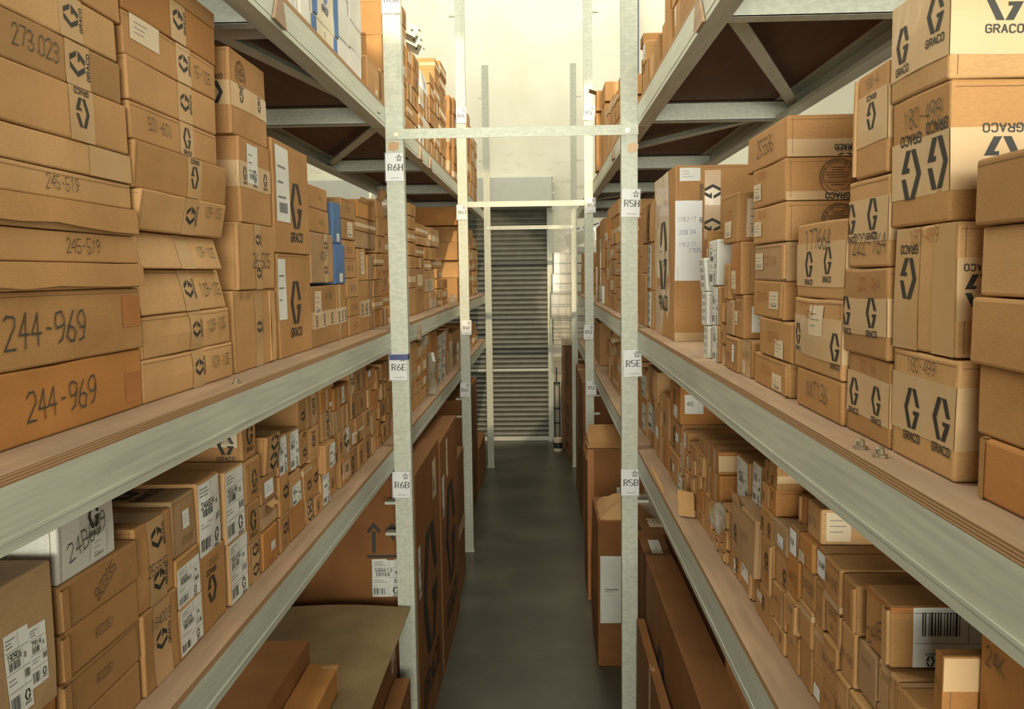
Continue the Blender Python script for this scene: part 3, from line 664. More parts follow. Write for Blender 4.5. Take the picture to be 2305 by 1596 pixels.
# --- R6 side, upper shelf, first bay (above the eye)
S('LT', 0, 'c', [(560, 655, 40, 'w', []), (560, 655, -150, 'w', [])])
S('LT', 0, 'c', [(657, 697, 62, 'w', []), (657, 697, -70, 'w', [])])
S('LT', 0, 'c', [(699, 757, 58, 'c', [('E', .0, .13, 'b'), ('E', .88, .99, 'b'), ('G', .5, .65, .22, 0, 'blue')]), (699, 757, -130, 'c', [('E', .0, .13, 'b'), ('E', .88, .99, 'b'), ('G', .55, .45, .30, 0, 'blue'), ('X', .5, .2, .06)])])
S('LT', 0, 'c', [(759, 789, 95, 'w', []), (759, 783, -10, 'w', []), (759, 783, -110, 'w', [])])
S('LT', 0, 'c', [(790, 813, 122, 'w', []), (784, 813, 58, 'w', []), (785, 812, -40, 'w', []), (785, 812, -130, 'w', [])])
S('LT', 0, 'l', [(826, 857, 125, 'k', [('P', .45, .08, .62, .3, 'B', '', 'tan')]), ])
S('LT', 0, 'l', [(858, 870, 156, 'k', []), (860, 873, 80, 'k', [], {'d': .36}), (858, 872, 0, 'k', [], {'d': .36}), (858, 872, -90, 'k', [])])
# --- R5 side, middle shelf, first bay
S('RM', 0, 'l', [(2203, 2460, 980, 'o', [('V', .02, .08, 0, 0, 'k')]), (2192, 2470, 818, 'k', []), (2182, 2480, 667, 'k', [], {'dx': -.004}), (2214, 2490, 511, 'l', [], {'dx': .006}), (2198, 2500, 361, 'k', [], {'dx': -.002})], depth=.40)
S('RM', 0, 'r', [(2004, 2149, 810, 'l', [('H', .26, .78, 0), ('G', .36, .48, .36), ('G', .82, .48, .36), ('nH', .26, .78), ('nX', .11, .36, .05), ('W', '180-499', .5, .88, .12)]),
  (2008, 2146, 497, 'l', [('V', .03, .45), ('V', .66, .99), ('G', .27, .58, .34, 180), ('W', '180-499', .5, .92, .11, 'orange'), ('nH', .28, .74, 0), ('nG', .05, .50, .24, 180)]),
  (2000, 2132, 178, 'k', [('H', .22, .66, 0), ('G', .35, .40, .38, 180), ('G', .80, .44, .38, 180), ('W', '180-499', .55, .82, .14), ('nH', .22, .66), ('nG', .115, .44, .30, 180)]),
  (2006, 2136, -75, 'l', [('H', .22, .99, 0), ('G', .25, .55, .36), ('G', .80, .66, .36), ('nH', .22, .99), ('nG', .115, .70, .36)])], depth=.42)
S('RM', 0, 'l', [(1902, 2000, 790, 'k', [('H', .24, .76, 0), ('G', .18, .5, .34), ('G', .72, .5, .34), ('W', '222-764', .5, .88, .12, 'orange')]), (1905, 2003, 603, 'k', [('H', .24, .66, 0), ('G', .06, .5, .34), ('G', .68, .5, .34), ('W', '222-764', .6, .84, .14, 'orange')]),
  (1908, 2003, 413, 'k', [('H', .30, .78, 0), ('G', .06, .58, .34), ('G', .62, .6, .34), ('W', '222-764', .55, .28, .22)]), (1928, 1999, 178, 'k', [('H', .30, .78, 1, 180), ('W', '180-4', .5, .88, .1), ('E', .0, .03)], {'d': .34})], depth=.36)
S('RM', 0, 'l', [(1794, 1897, 823, 'k', [('W', 'NXT136', .5, .55, .4), ('W', 'A', .32, .9, .1)]), (1790, 1899, 668, 'k', [('H', .22, .76, 0), ('P', .38, .52, .68, .92, 'B', '', 'tan'), ('G', .10, .48, .30), ('G', .90, .42, .34), ('W', '177664', .3, .84, .18, 'orange')], {'bulge': .004}),
  (1796, 1903, 508, 'k', [('H', .16, .74, 0), ('G', .28, .46, .34), ('G', .66, .5, .34), ('W', '177664', .45, .78, .24)])], depth=.36)
W35 = lambda u=.5: ('W', '203-504', u, .55, .24, 'orange')
S('RM', 0, 'r', [(1696, 1774, 818, 'k', [W35(.4), ('P', .58, .08, .84, .58, 'B', '', 'tan'), ('E', .90, .985, 'k')]), (1710, 1783, 727, 'k', [W35(.45), ('P', .52, .05, .78, .52, 'B', '', 'tan')]), (1695, 1764, 634, 'k', [W35(.3), ('P', .55, .25, .86, .72, 'B', '', 'tan'), ('E', .92, .985, 'k')]),
  (1697, 1771, 543, 'g', [W35(.55), ('P', .04, .30, .32, .76, 'B', '', 'tan'), ('E', .92, .985, 'k')]), (1697, 1770, 451, 'k', [('W', '203-504', .3, .82, .18, 'orange'), ('P', .04, .22, .30, .62, 'B', '', 'tan'), ('nS', .20, .50, .86)]),
  (1695, 1769, 354, 'k', [('W', '203-504', .3, .82, .18, 'orange'), ('P', .04, .2, .30, .62, 'B', '', 'tan'), ('nS', .20, .52, .88), ('nH', .0, .20), ('nX', .20, .09, .12, 180)]),
  (1682, 1771, 258, 'k', [('W', '255586', .5, .55, .42, 'brownink'), ('nH', .0, .42), ('nX', .22, .22, .11, 180), ('nG', .22, -.16, .46, 180)])], depth=.40)
S('RM', 0, 'l', [(1474, 1522, 411, 'k', [('G', .45, .50, .42), ('P', .18, .36, .52, .68, 'B', '', 'tan'), ('V', .05, .75), ('nP', .0, .35, .185, .80, 'N', '', 'card'), ('nK', .20, .58, .31, .97, 'ltape'), ('nG', .255, .85, .09, 270), ('nG', .255, .66, .09, 270), ('nP', .03, .91, .17, .985, 'B'), ('nK', .0, .0, .3, .05, 'ltape')], {'d': .40})])
S('RM', 0, 'l', [(1579, 1593, 729, 'w', [('P', .0, .0, 1, 1, 'L')]), (1578, 1592, 655, 'w', [('P', .0, .0, 1, 1, 'L')]), (1576, 1591, 582, 'w', [('P', .0, .0, 1, 1, 'L')], {'slant': -.006})], dx=-.004, depth=.05)
S('RM', 0, 'l', [(1594, 1604, 800, 'k', [('V', .2, .7, 1, 90)]), (1593, 1603, 726, 'k', [('G', .5, .5, .3)]), (1592, 1602, 652, 'k', [('G', .5, .5, .3)]), (1591, 1600, 520, 'k', [('P', .1, .4, .8, .7, 'B', '', 'tan')])], dx=.012)
S('RM', 0, 'l', [(1605, 1623, 730, 'k', [('P', .0, .0, .98, .98, 'A', '2551')]), (1602, 1620, 642, 'k', [('P', .0, .0, .98, .98, 'A', '2551')]), (1598, 1615, 541, 'w', [('P', .0, .0, .98, .98, 'A', '297')], {'d': .2})], depth=.3)
S('RM', 0, 'c', [(1623, 1635, 775, 'k', [('V', .0, .9)]), (1618, 1633, 728, 'k', [('G', .4, .5, .3)]), (1619, 1633, 680, 'o', [('E', .6, .95)])], dx=.004)
S('RM', 0, 'l', [(1636, 1665, 752, 'k', [('W', '2402', .3, .45, .18), ('P', .62, .3, .78, .8, 'B')]), (1634, 1652, 674, 'g', []), (1633, 1649, 592, 'k', [('W', '4A', .5, .5, .2)])], dx=.0)
S('RM', 0, 'l', [(1666, 1693, 762, 'k', [('W', '06-324', .5, .62, .18), ('P', .2, .1, .5, .42, 'B', '', 'tan'), ('V', .0, .9)]), (1654, 1674, 662, 'k', [('W', '203-55', .4, .75, .16), ('P', .0, .3, .4, .62, 'B', '', 'tan'), ('nP', .05, .15, .35, .75, 'B')])], dx=.004)
S('RM', 0, 'l', [(1640, 1668, 549, 'k', [('V', .2, .95, 0, 0, 'darktape'), ('P', .12, .1, .62, .45, 'B', '', 'tan'), ('nE', .15, .30, 'l')]), (1627, 1658, 444, 'k', [('W', '6-575', .4, .58, .16, 'orange'), ('P', .16, .12, .62, .45, 'B', '', 'tan'), ('nP', .15, .1, .55, .85, 'B', '', 'tan'), ('nW', '16-381', .5, .5, .16)])], base=648, depth=.12)
S('RM', 0, 'l', [(1457, 1471, 653, 'k', [('P', .1, .05, .7, .95, 'L')]), (1455, 1471, 548, 'k', [('P', .15, .05, .6, .95, 'L')]), (1446, 1471, 468, 'k', [('G', .62, .5, .55), ('S', .75, .9, .3)])])
S('RM', 0, 'l', [(1446, 1455, 615, 'k', []), (1446, 1454, 546, 'k', [])])
S('RM', 0, 'l', [(1438, 1445, 580, 'k', []), (1438, 1445, 490, 'k', [])])
# --- R5 side, lower shelf, first bay
S('RL', 0, 'l', [(1444, 1455, 887, 'k', [('P', .1, .1, .9, .8, 'A', '')]), (1445, 1456, 825, 'k', [('P', .0, .02, .98, .8, 'A', '')])])
S('RL', 0, 'l', [(1437, 1443, 870, 'k', []), (1437, 1443, 825, 'g', [])])
S('RL', 0, 'l', [(1459, 1475, 882, 'k', [('P', .0, .28, .8, .8, 'A', '24'), ('G', .5, .9, .1)]), (1460, 1492, 820, 'l', [('nP', .2, .2, .8, .9, 'A', '')])])
S('RL', 0, 'l', [(1477, 1488, 948, 'k', [('P', .0, .55, .6, .9, 'B', '', 'card'), ('G', .5, .35, .16)]), (1477, 1489, 912, 'k', []), (1477, 1489, 880, 'k', [])])
S('RL', 0, 'l', [(1489, 1504, 975, 'o', [('V', .2, .5, 0, 0, 'darktape')]), (1490, 1505, 882, 'k', [('G', .4, .5, .24)])])
S('RL', 0, 'l', [(1506, 1527, 1002, 'k', [('G', .3, .5, .34), ('P', .48, .35, .7, .62, 'B')]), (1506, 1537, 928, 'k', [('G', .42, .5, .5), ('P', .52, .35, .72, .6, 'B')], {'d': .40}), (1509, 1533, 853, 'o', [('G', .4, .7, .36), ('P', .40, .1, .75, .42, 'B', '', 'card'), ('nP', .03, .3, .16, .8, 'W', '45')], {'d': .40})])
S('RL', 0, 'c', [(1527, 1540, 1070, 'k', [('P', .0, .0, .9, .95, 'A', '24')]), (1527, 1540, 985, 'k', [('P', .1, .0, .98, .9, 'A', '')])], dx=.0)
S('RL', 0, 'r', [(1541, 1552, 1062, 'k', [('E', .4, .9)]), (1541, 1551, 1022, 'k', [('P', .5, .1, .95, .8, 'B')]), (1538, 1549, 975, 'k', [('P', .0, .1, .6, .9, 'B')], {'d': .36})], dx=.004)
S('RL', 0, 'c', [(1553, 1565, 1105, 'k', [('V', .5, .8)]), (1553, 1567, 1068, 'k', [('E', .5, .9)]), (1552, 1568, 1028, 'k', [('E', .4, .85)]), (1552, 1570, 1003, 'k', [])])
S('RL', 0, 'c', [(1567, 1584, 1145, 'k', [('G', .5, .5, .4)]), (1569, 1583, 1102, 'o', []), (1570, 1584, 1066, 'k', [('E', .3, .6)]), (1572, 1588, 1018, 'k', [('E', .6, .95)]), (1574, 1590, 985, 'k', [])])
S('RL', 0, 'r', [(1586, 1600, 1168, 'k', []), (1588, 1606, 1130, 'k', [('E', .5, .8)]), (1591, 1621, 1072, 'o', [('V', .15, .35), ('V', .6, .85)], {'d': .36}), (1590, 1620, 1018, 'o', [('V', .15, .35), ('V', .6, .85), ('nH', .15, .85)], {'d': .36})])
S('RL', 0, 'c', [(1602, 1618, 1205, 'k', [('V', .2, .5), ('E', .7, .95)]), (1607, 1622, 1160, 'k', [('P', .1, .2, .7, .9, 'B', '', 'card')])])
S('RL', 0, 'c', [(1620, 1636, 1225, 'k', [('E', .5, .95)]), (1624, 1640, 1180, 'k', [('E', .5, .95), ('W', '45', .3, .5, .2)]), (1628, 1645, 1140, 'k', [('W', '155', .4, .5, .2), ('E', .6, .95)])])
S('RL', 0, 'l', [(1640, 1664, 1205, 'k', [('G', .7, .45, .34), ('P', .45, .1, .62, .5, 'B', '', 'card')]), (1646, 1702, 1112, 'g', [('G', .22, .45, .24), ('W', '116-521', .60, .55, .12), ('U', .05, .45, .02, 80)], {'dx': -.012, 'd': .14})])
S('RL', 0, 'l', [(1666, 1694, 1247, 'k', [('P', .05, .35, .75, .95, 'W', '18', 'card'), ('E', .80, .95)])], dx=.004)
S('RL', 0, 'l', [(1687, 1709, 1120, 'k', [('nV', .3, .6)]), ], base=1150, dx=.16)
S('RL', 0, 'l', [(1658, 1685, 1018, 'k', [('P', .0, .0, .98, .98, 'A', '24552')], {'d': .3})], base=1120, dx=.02)
S('RL', 0, 'l', [(1694, 1713, 1034, 'k', [('P', .0, .0, .98, .98, 'A', '24552')], {'d': .3})], base=1135, dx=.02)
S('RL', 0, 'l', [(1702, 1738, 1295, 'k', [('G', .55, .62, .30), ('P', .12, .5, .48, .74, 'B', '', 'tan')]), (1713, 1740, 1195, 'k', [('G', .45, .6, .26), ('W', '110-955', .5, .28, .12, 'orange'), ('E', .90, .99)]), (1712, 1742, 1128, 'k', [('G', .2, .45, .36), ('G', .75, .45, .36), ('W', '255', .5, .85, .12)])])
S('RL', 0, 'l', [(1716, 1732, 1080, 'k', [('G', .4, .5, .3)]), (1718, 1734, 1030, 'k', [('G', .5, .4, .3)])], base=1128)
S('RL', 0, 'l', [(1733, 1748, 1088, 'o', [('G', .5, .7, .2), ('nV', .3, .6)]), (1735, 1753, 1035, 'k', [('G', .4, .3, .4), ('nH', .3, .6), ('nG', .8, .3, .5)], {'d': .36})], base=1145, depth=.36)
S('RL', 0, 'l', [(1741, 1768, 1385, 'k', [('G', .7, .6, .3)]), (1741, 1771, 1302, 'k', [('W', 'K45', .3, .6, .16), ('V', .7, .85)]), (1744, 1772, 1225, 'k', [('G', .72, .4, .36)]), (1743, 1776, 1160, 'g', [('P', .4, .2, .8, .6, 'B', '', 'card')], {'d': .3})])
S('RL', 0, 'l', [(1770, 1797, 1400, 'k', [('W', '22417', .5, .7, .14)]), (1769, 1797, 1325, 'k', [('W', '22479', .5, .6, .2), ('E', .82, .98)]), (1773, 1802, 1237, 'o', [('W', '4472', .5, .5, .24)]), (1777, 1800, 1170, 'k', [('P', .0, .1, .9, .9, 'W', '158', 'card')])])
S('RL', 0, 'l', [(1798, 1826, 1425, 'k', []), (1797, 1830, 1340, 'k', [('H', .75, .9)]), (1804, 1834, 1262, 'k', [('W', '24505', .5, .5, .26)]), (1802, 1834, 1195, 'o', [('P', .05, .05, .5, .42, 'B', '', 'tan')])])
S('RL', 0, 'l', [(1803, 1819, 1110, 'o', [('E', .0, .2)]), ], base=1190, dx=.02)
S('RL', 0, 'l', [(1821, 1855, 1120, 'l', [('W', '242-52', .45, .5, .2), ('nP', .02, .12, .12, .92, 'B', '', 'tan')], {'d': .34})], base=1216, dx=.01)
S('RL', 0, 'l', [(1825, 1850, 1485, 'k', [('P', .1, .15, .7, .5, 'B', '', 'card')]), (1827, 1852, 1395, 'k', [('H', .7, .9)]), (1832, 1850, 1300, 'k', [('W', '11', .6, .4, .2)]), (1834, 1857, 1222, 'k', [('P', .02, .2, .98, .9, 'W', '7.8.88', 'card')])])
S('RL', 0, 'l', [(1852, 1880, 1520, 'k', [('W', '94-0', .4, .6, .2)]), (1853, 1889, 1420, 'k', [('W', '84-040', .5, .55, .2)]), (1853, 1893, 1338, 'k', [('W', '84K5', .4, .7, .22), ('W', '84', .4, .3, .16), ('E', .86, .99)]), (1858, 1897, 1245, 'k', [('H', .02, .18), ('W', '84-040', .5, .55, .22)], {'d': .40})])
S('RL', 0, 'l', [(1881, 1913, 1500, 'k', [('W', '84K5', .5, .5, .3)]), (1893, 1925, 1392, 'k', [('W', '84-040', .5, .45, .16)]), (1897, 1930, 1285, 'k', [('W', '156', .5, .55, .14, 'orange'), ('E', .82, .98, 'k')])])
S('RL', 0, 'l', [(1914, 1962, 1535, 'l', [('W', '21A5', .4, .6, .2, 'pen', 270)]), (1923, 1970, 1420, 'g', [('W', '214570', .5, .7, .12)]), (1944, 1999, 1312, 'k', [('W', '24A570', .55, .4, .24, 'pen', 30), ('H', .90, .99, 0, 0, 'darktape'), ('E', .80, .99, 'l'), ('nP', .063, .02, .31, .98, 'R')], {'d': .40})])
S('RL', 0, 'l', [(1963, 2012, 1570, 'k', []), (1972, 2018, 1470, 'l', [('W', '214570', .5, .76, .14), ('V', .2, .6)], {'d': .40})])
S('RL', 0, 'l', [(2013, 2064, 1530, 'k', [('W', '24', .4, .5, .3), ('tV', .0, .2)])], dx=.0)
S('RL', 0, 'l', [(2075, 2120, 1600, 'o', []), (2104, 2168, 1455, 'o', [('W', '24619', .5, .6, .2, 'pen', 300), ('nH', .55, .98), ('tV', .85, 1.0)], {'d': .2})])
S('RL', 0, 'l', [(2170, 2420, 1590, 'o', []), (2180, 2420, 1400, 'o', [('W', '24K', .2, .8, .2)]), ], dx=.03)
# --- second bays
def grid(shelf, bay, cols, dx=0.0, dec=True, depth=None):
    """Stacks with plain or lightly marked fronts: (x_left, x_right, colour string, y tops from the bottom box up)."""
    rnd = random.Random(str(cols))
    for c in cols:
        xl, xr, cs, ys = c[:4]; op = c[4] if len(c) > 4 else {}
        bxs = []
        for i, y in enumerate(ys):
            d = []
            if dec:
                t = rnd.random()
                if t < .25: d = [('H', .3, .6, 2)]
                elif t < .45: d = [('G', .5, .5, .4)]
                elif t < .6: d = [('V', .35, .6)]
                elif t < .72: d = [('P', .15, .2, .8, .75, 'B', '', 'tan')]
                elif t < .85: d = [('W', rnd.choice(('22-41', '104', '15-105', '8340')), .5, .5, .25)]
            j = rnd.uniform(-.6, .6)
            bxs.append((xl + j, xr + j, y, cs[i % len(cs)], d))
        S(shelf, bay, 'c', bxs, dx=dx + op.get('dx', 0), depth=op.get('d', depth), base=op.get('base'))
grid('LM', 1, [(921, 935, 'k', [648, 605, 576, 546, 517, 487, 458]), (936, 954, 'kko', [653, 604, 579, 553]), (940, 962, 'lk', [532, 506], {'base': 553})], dx=.005)
S('LM', 1, 'c', [(957, 982, 657, 'l', [('P', .35, .05, .95, .6, 'L', '', 'tan'), ('V', .3, .4)]), (955, 980, 609, 'l', [('P', .05, .05, .95, .6, 'L', '', 'tan')])], dx=.01)
grid('LM', 1, [(955, 971, 'lkl', [585, 556, 532], {'base': 609}), (966, 988, 'kl', [555, 515], {'base': 584}), (972, 994, 'kk', [604, 580], {'base': 626, 'dx': .01}), (983, 994, 'kk', [672, 650, 627, 604]), (995, 1007, 'kko', [672, 650, 627])], dx=.008)
S('LM', 1, 'c', [(1029, 1040, 625, 'k', [('nX', .3, .4, .1)], {'d': .4}), (1031.5, 1040, 587, 'l', [], {'d': .4}), (1029.5, 1040, 546, 'k', [], {'d': .4}), (1032, 1040, 511, 'k', [], {'d': .4}), (1028, 1040, 470, 'o', [('nV', .2, .3)], {'d': .42})], dx=-.04)
grid('LM', 2, [(1057, 1064, 'k', [640, 610, 590, 560, 518]), (1065, 1073, 'kl', [642, 608, 586, 560, 536]), (1074, 1078, 'k', [650, 600, 545])], dx=.0)
grid('LL', 1, [(917, 924, 'l', [862, 790]), (925, 936, 'kkk', [895, 868, 820, 770]), (937, 948, 'kko', [885, 852, 812, 768]), (949, 961, 'kok', [872, 838, 800, 755])])
S('LL', 1, 'c', [(972, 985, 838, 'k', [('G', .5, .5, .3)]), (972, 985, 792, 'k', [('G', .5, .5, .3)]), (970, 984, 745, 'o', [])])
S('LL', 1, 'c', [(986, 994, 812, 'k', [('P', .0, .0, .98, .98, 'A', '')]), (986, 994, 782, 'k', [('P', .0, .0, .98, .98, 'A', '')]), (986, 994, 752, 'k', [('P', .0, .0, .98, .98, 'A', '')])])
S('LL', 1, 'c', [(995, 1003, 800, 'k', [('P', .0, .0, .98, .98, 'A', '')]), (995, 1003, 745, 'k', [('P', .0, .0, .98, .98, 'A', '')])])
S('LL', 1, 'c', [(1004, 1013, 786, 'k', [('V', .3, .6)]), (1004, 1010, 736, 'k', [])])
S('LL', 1, 'c', [(1014, 1019, 765, 'l', [('P', .0, .0, .98, .98, 'A', '')])])
S('LL', 1, 'l', [(1020, 1036, 805, 'k', [('G', .2, .5, .6), ('P', .5, .1, .85, .9, 'B')]), (1020, 1036, 777, 'k', [('G', .2, .5, .6), ('P', .5, .1, .85, .9, 'B')]), (1016, 1036, 752, 'k', [])])
grid('LL', 2, [(1060, 1074, 'k', [780, 748]), (1062, 1071, 'k', [728], {'base': 749})])
grid('LT', 1, [(906, 915, 'k', [250, 190, 120, 62, 20]), (916, 928, 'k', [268, 232, 190, 150, 110]), (929, 943, 'k', [282, 246, 205, 165, 130]), (944, 953, 'wk', [285, 240, 196]), (954, 966, 'kw', [310, 270, 215])], dec=True)
grid('LT', 1, [(967, 977, 'k', [320, 282, 250, 222, 196, 168]), (978, 989, 'k', [335, 300, 262, 230, 196, 163, 140]), (990, 1003, 'k', [350, 312, 275, 240, 205, 175, 150])])
grid('LT', 1, [(1012, 1019, 'k', [335, 296, 255, 220], {'dx': .015}), (1020, 1031, 'k', [372, 335, 298, 262, 226])], dec=True)
S('LT', 1, 'c', [(952, 964, 168, 'w', [('G', .5, .5, .3)], {'slant': .01})], base=214)
grid('LT', 2, [(1053, 1058, 'k', [400, 350, 310, 260]), (1060, 1066, 'kl', [410, 370, 330, 290]), (1067, 1073, 'k', [420, 385, 350, 318])])
grid('RM', 1, [(1387, 1401, 'k', [675, 648, 621, 593, 568, 541]), (1373, 1385, 'kkg', [660, 620, 585, 552, 525]), (1367, 1372, 'ko', [640, 590, 540, 490]), (1361, 1366, 'k', [622, 560, 498])])
S('RM', 1, 'c', [(1368, 1394, 491, 'k', [('H', .0, .3)]), (1368, 1394, 460, 'k', [])], base=525, dx=.02)
S('RM', 1, 'l', [(1350, 1356, 642, 'w', [('P', .0, .0, .9, .95, 'B')], {'d': .1}), (1350, 1356, 605, 'k', [('V', .2, .6)]), (1349, 1358, 540, 'k', [('V', .2, .6)]), (1350, 1360, 498, 'k', [])])
S('RM', 1, 'l', [(1341, 1348, 600, 'k', [('V', .2, .6)]), (1341, 1348, 512, 'k', [])])
S('RM', 2, 'l', [(1298, 1309, 600, 'k', [('P', .2, .35, .7, .65, 'B')], {'d': .3})])
S('RM', 2, 'c', [(1310, 1314, 640, 'k', []), (1310, 1314, 610, 'k', []), (1310, 1314, 570, 'k', [])])
grid('RL', 1, [(1391, 1400, 'kl', [848, 810, 772]), (1380, 1390, 'kk', [838, 805, 775]), (1374, 1379, 'kl', [822, 780, 745]), (1366, 1372, 'lk', [800, 765])])
S('RL', 1, 'c', [(1338, 1350, 722, 'k', [], {'d': .4})], dx=-.005)
S('RL', 2, 'c', [(1306, 1316, 765, 'k', [('G', .3, .5, .4)]), (1306, 1316, 722, 'k', [])])
S('RT', 0, 'c', [(1445, 1449, 165, 'k', []), (1444, 1449, 130, 'k', [])])
S('RT', 0, 'l', [(1450, 1457, 143, 'k', [('nV', .1, .5)]), (1442, 1453, 112, 'l', [('P', .3, .2, .9, .9, 'B')]), (1441, 1448, 88, 'k', [('nX', .55, .2, .1)], {'d': .4})])
S('RT', 0, 'l', [(1461, 1468, 132, 'l', [], {'d': .06})])
S('RT', 0, 'l', [(1470, 1482, 100, 'k', [('nP', .55, .45, .68, .85, 'B')], {'d': .36})], dx=.0)
S('RT', 0, 'l', [(1493, 1512, 60, 'k', []), (1496, 1507, -10, 'k', [])])
S('RT', 0, 'l', [(1514, 1529, 20, 'k', [('P', .2, .5, .5, .95, 'B', '', 'tan')]), (1512, 1530, -70, 'k', [])])
S('RT', 0, 'l', [(1532, 1590, 5, 'k', []), (1532, 1590, -110, 'k', [])])
S('RT', 1, 'l', [(1352, 1362, 255, 'k', [('nV', .4, .6)], {'d': .4}), (1352, 1362, 212, 'k', [], {'d': .4})])
S('RT', 1, 'l', [(1339, 1345, 262, 'k', [('nW', '24', .4, .2, .1)], {'d': .42}), (1340, 1346, 212, 'k', [('U', .1, .9, .04, 20)], {'d': .42})], dx=-.03)
grid('RT', 1, [(1364, 1370, 'lk', [300, 262, 242]), (1372, 1380, 'lk', [290, 250, 218]), (1382, 1390, 'k', [275, 235, 210]), (1392, 1398, 'k', [262, 220, 172])])

# ------------------------------------------------------------------ settle the goods, then build them
def settle():
    for b in BOXES:
        b['z1'] = max(b['z1'], b['z0'] + .02)
        if b['b'] - b['a'] < .02: b['b'] = b['a'] + .02
    by = {}
    for b in BOXES: by.setdefault(b['shelf'], []).append(b)
    for sh, L in by.items():
        roof = {'L': lambda q: CAM_H + (-.2043 if q == 'L' else -.2094) - .004, 'M': lambda q: CAM_H + .49, 'T': lambda q: 3.6}[sh[1]](sh[0])
        for b in L: b['z0'] = min(b['z0'], roof - .03); b['z1'] = min(b['z1'], roof)
        # keep inside the bay (posts and the board ends)
        for b in L:
            lo, hi = BAYS[b['bay']]
            b['a'] = max(b['a'], lo + .004); b['b'] = max(b['b'], b['a'] + .02); b['b'] = min(b['b'], hi - .004); b['a'] = min(b['a'], b['b'] - .02)
        # neighbours side by side: share the overlap
        for _ in range(3):
            for i, p in enumerate(L):
                for q in L[i + 1:]:
                    if min(p['z1'], q['z1']) - max(p['z0'], q['z0']) < .012: continue
                    ov = min(p['b'], q['b']) - max(p['a'], q['a'])
                    if ov <= -.001: continue
                    l, r = (p, q) if p['a'] + p['b'] < q['a'] + q['b'] else (q, p)
                    m = (max(l['a'], r['a']) + min(l['b'], r['b'])) / 2
                    if l['b'] > m - .001: l['b'] = max(m - .001, l['a'] + .012)
                    if r['a'] < m + .001: r['a'] = min(m + .001, r['b'] - .012)
        # rest every stack on something
        for b in sorted(L, key=lambda t: t['z0']):
            if b['base'] is not None and b['first']:
                best = ZL[sh]
                for q in L:
                    if q is b or q['sid'] == b['sid']: continue
                    if min(b['b'], q['b']) - max(b['a'], q['a']) > .008 and q['z1'] < b['z0'] + .05 and q['z1'] > best: best = q['z1']
                dz = best - b['z0']
                for q in L:
                    if q['sid'] == b['sid']:
                        if q['k'] == b['k']: q['z0'] = best
                        elif dz > 0 and False: pass
                b['z1'] = max(b['z1'], b['z0'] + .03)
        # vertical overlaps between different stacks: trim the lower one
        for p in L:
            for q in L:
                if p is q or p['z0'] > q['z0']: continue
                if min(p['b'], q['b']) - max(p['a'], q['a']) > .003 and p['z0'] < q['z0'] < p['z1'] and p['sid'] != q['sid'] and q['z0'] - p['z0'] > .02:
                    p['z1'] = q['z0'] - .0005
BAYS = {0: (.30, 3.60), 1: (3.10, 6.40), 2: (5.65, 8.22)}
settle()
def words_for(b):
    base = LOOK[b['col']]
    for t in b['decs']:
        if t[0] == 'W': return base + ' marked ' + t[1]
    ks = [t[0] for t in b['decs']]
    if 'G' in ks and 'P' in ks: return base + ' with logo and label'
    if 'H' in ks or 'V' in ks: return ('taped ' + base) + (' with logo' if 'G' in ks else '')
    if 'G' in ks: return base + ' with printed logo'
    if 'P' in ks: return base + ' with stuck-on label'
    if 'nG' in ks or 'nH' in ks: return base + ' taped at the end'
    return 'plain ' + base
def rank_boxes():
    by = {}
    for b in BOXES: by.setdefault((b['shelf'], b['bay']), []).append(b)
    for (sh, bay), L in by.items():
        floor_b = [b for b in L if b['z0'] < ZL[sh] + .005]
        cols = sorted({b['sid'] for b in floor_b}, key=lambda s: -sum((b['a'] + b['b']) / 2 for b in floor_b if b['sid'] == s) if bay == 0 else sum((b['a'] + b['b']) / 2 for b in floor_b if b['sid'] == s))
        num = {s: i + 1 for i, s in enumerate(cols)}
        for b in L:
            c = (b['a'] + b['b']) / 2; s = b['sid']
            if s not in num:
                near = min(floor_b, key=lambda q: abs((q['a'] + q['b']) / 2 - c)); s = near['sid']
            b['col_no'] = num[s]
            under = [q for q in L if q is not b and q['a'] < c < q['b'] and q['z1'] < b['z0'] + .012]
            b['up'] = len(under) + 1
rank_boxes()
used = {}
for b in BOXES:
    lvl = b['shelf'][1]
    b['label'] = '%s, %s up, stack %s %s, %s' % (words_for(b), ORD[b['up']], str(b['col_no']), BAY_TEXT[(b['side'], b['bay'], lvl)], SHELF_WORD[lvl])
    used.setdefault(b['label'], []).append(b)
for lab, L in used.items():
    if len(L) > 1:
        L.sort(key=lambda t: t['a'])
        for i, b in enumerate(L): b['label'] = (['nearer', 'farther', 'third', 'fourth'][i] + ' ' if len(L) <= 4 else '') + b['label']
GROUP = {'T': 'goods on the upper shelf', 'M': 'goods on the middle shelf', 'L': 'goods on the lower shelf'}
def project(p):
    q = Vector(p) - EYE; d = q.dot(FWD)
    return IMG_W / 2 + F_PX * q.dot(RGT) / d, IMG_H / 2 - F_PX * q.dot(UPV) / d
for b in BOXES:
    c = [project((b['X'], y, z)) for y, z in ((b['a'], b['z0']), (b['b'], b['z0']), (b['b'], b['z1']), (b['a'], b['z1']))]
    xs = [min(max(p[0], 0), IMG_W) for p in c]; ys = [min(max(p[1], 0), IMG_H) for p in c]
    b['px'] = (max(xs) - min(xs)) * (max(ys) - min(ys))
KEEP = 300
brown = sorted((b for b in BOXES if b['col'] not in BOXNAME), key=lambda b: -b['px'])
REST = set(b['k'] for b in brown[KEEP:])
rest_mb = MB()
def absorb(mb, mat):
    """Add a mesh builder to the one mass of the smallest cartons."""
    i = len(rest_mb.v); rest_mb.v += [tuple(mat @ Vector(p)) for p in mb.v]
    rest_mb.f += [tuple(i + t for t in f) for f in mb.f]; rest_mb.m += [rest_mb.mi(mb.mats[t]) for t in mb.m]
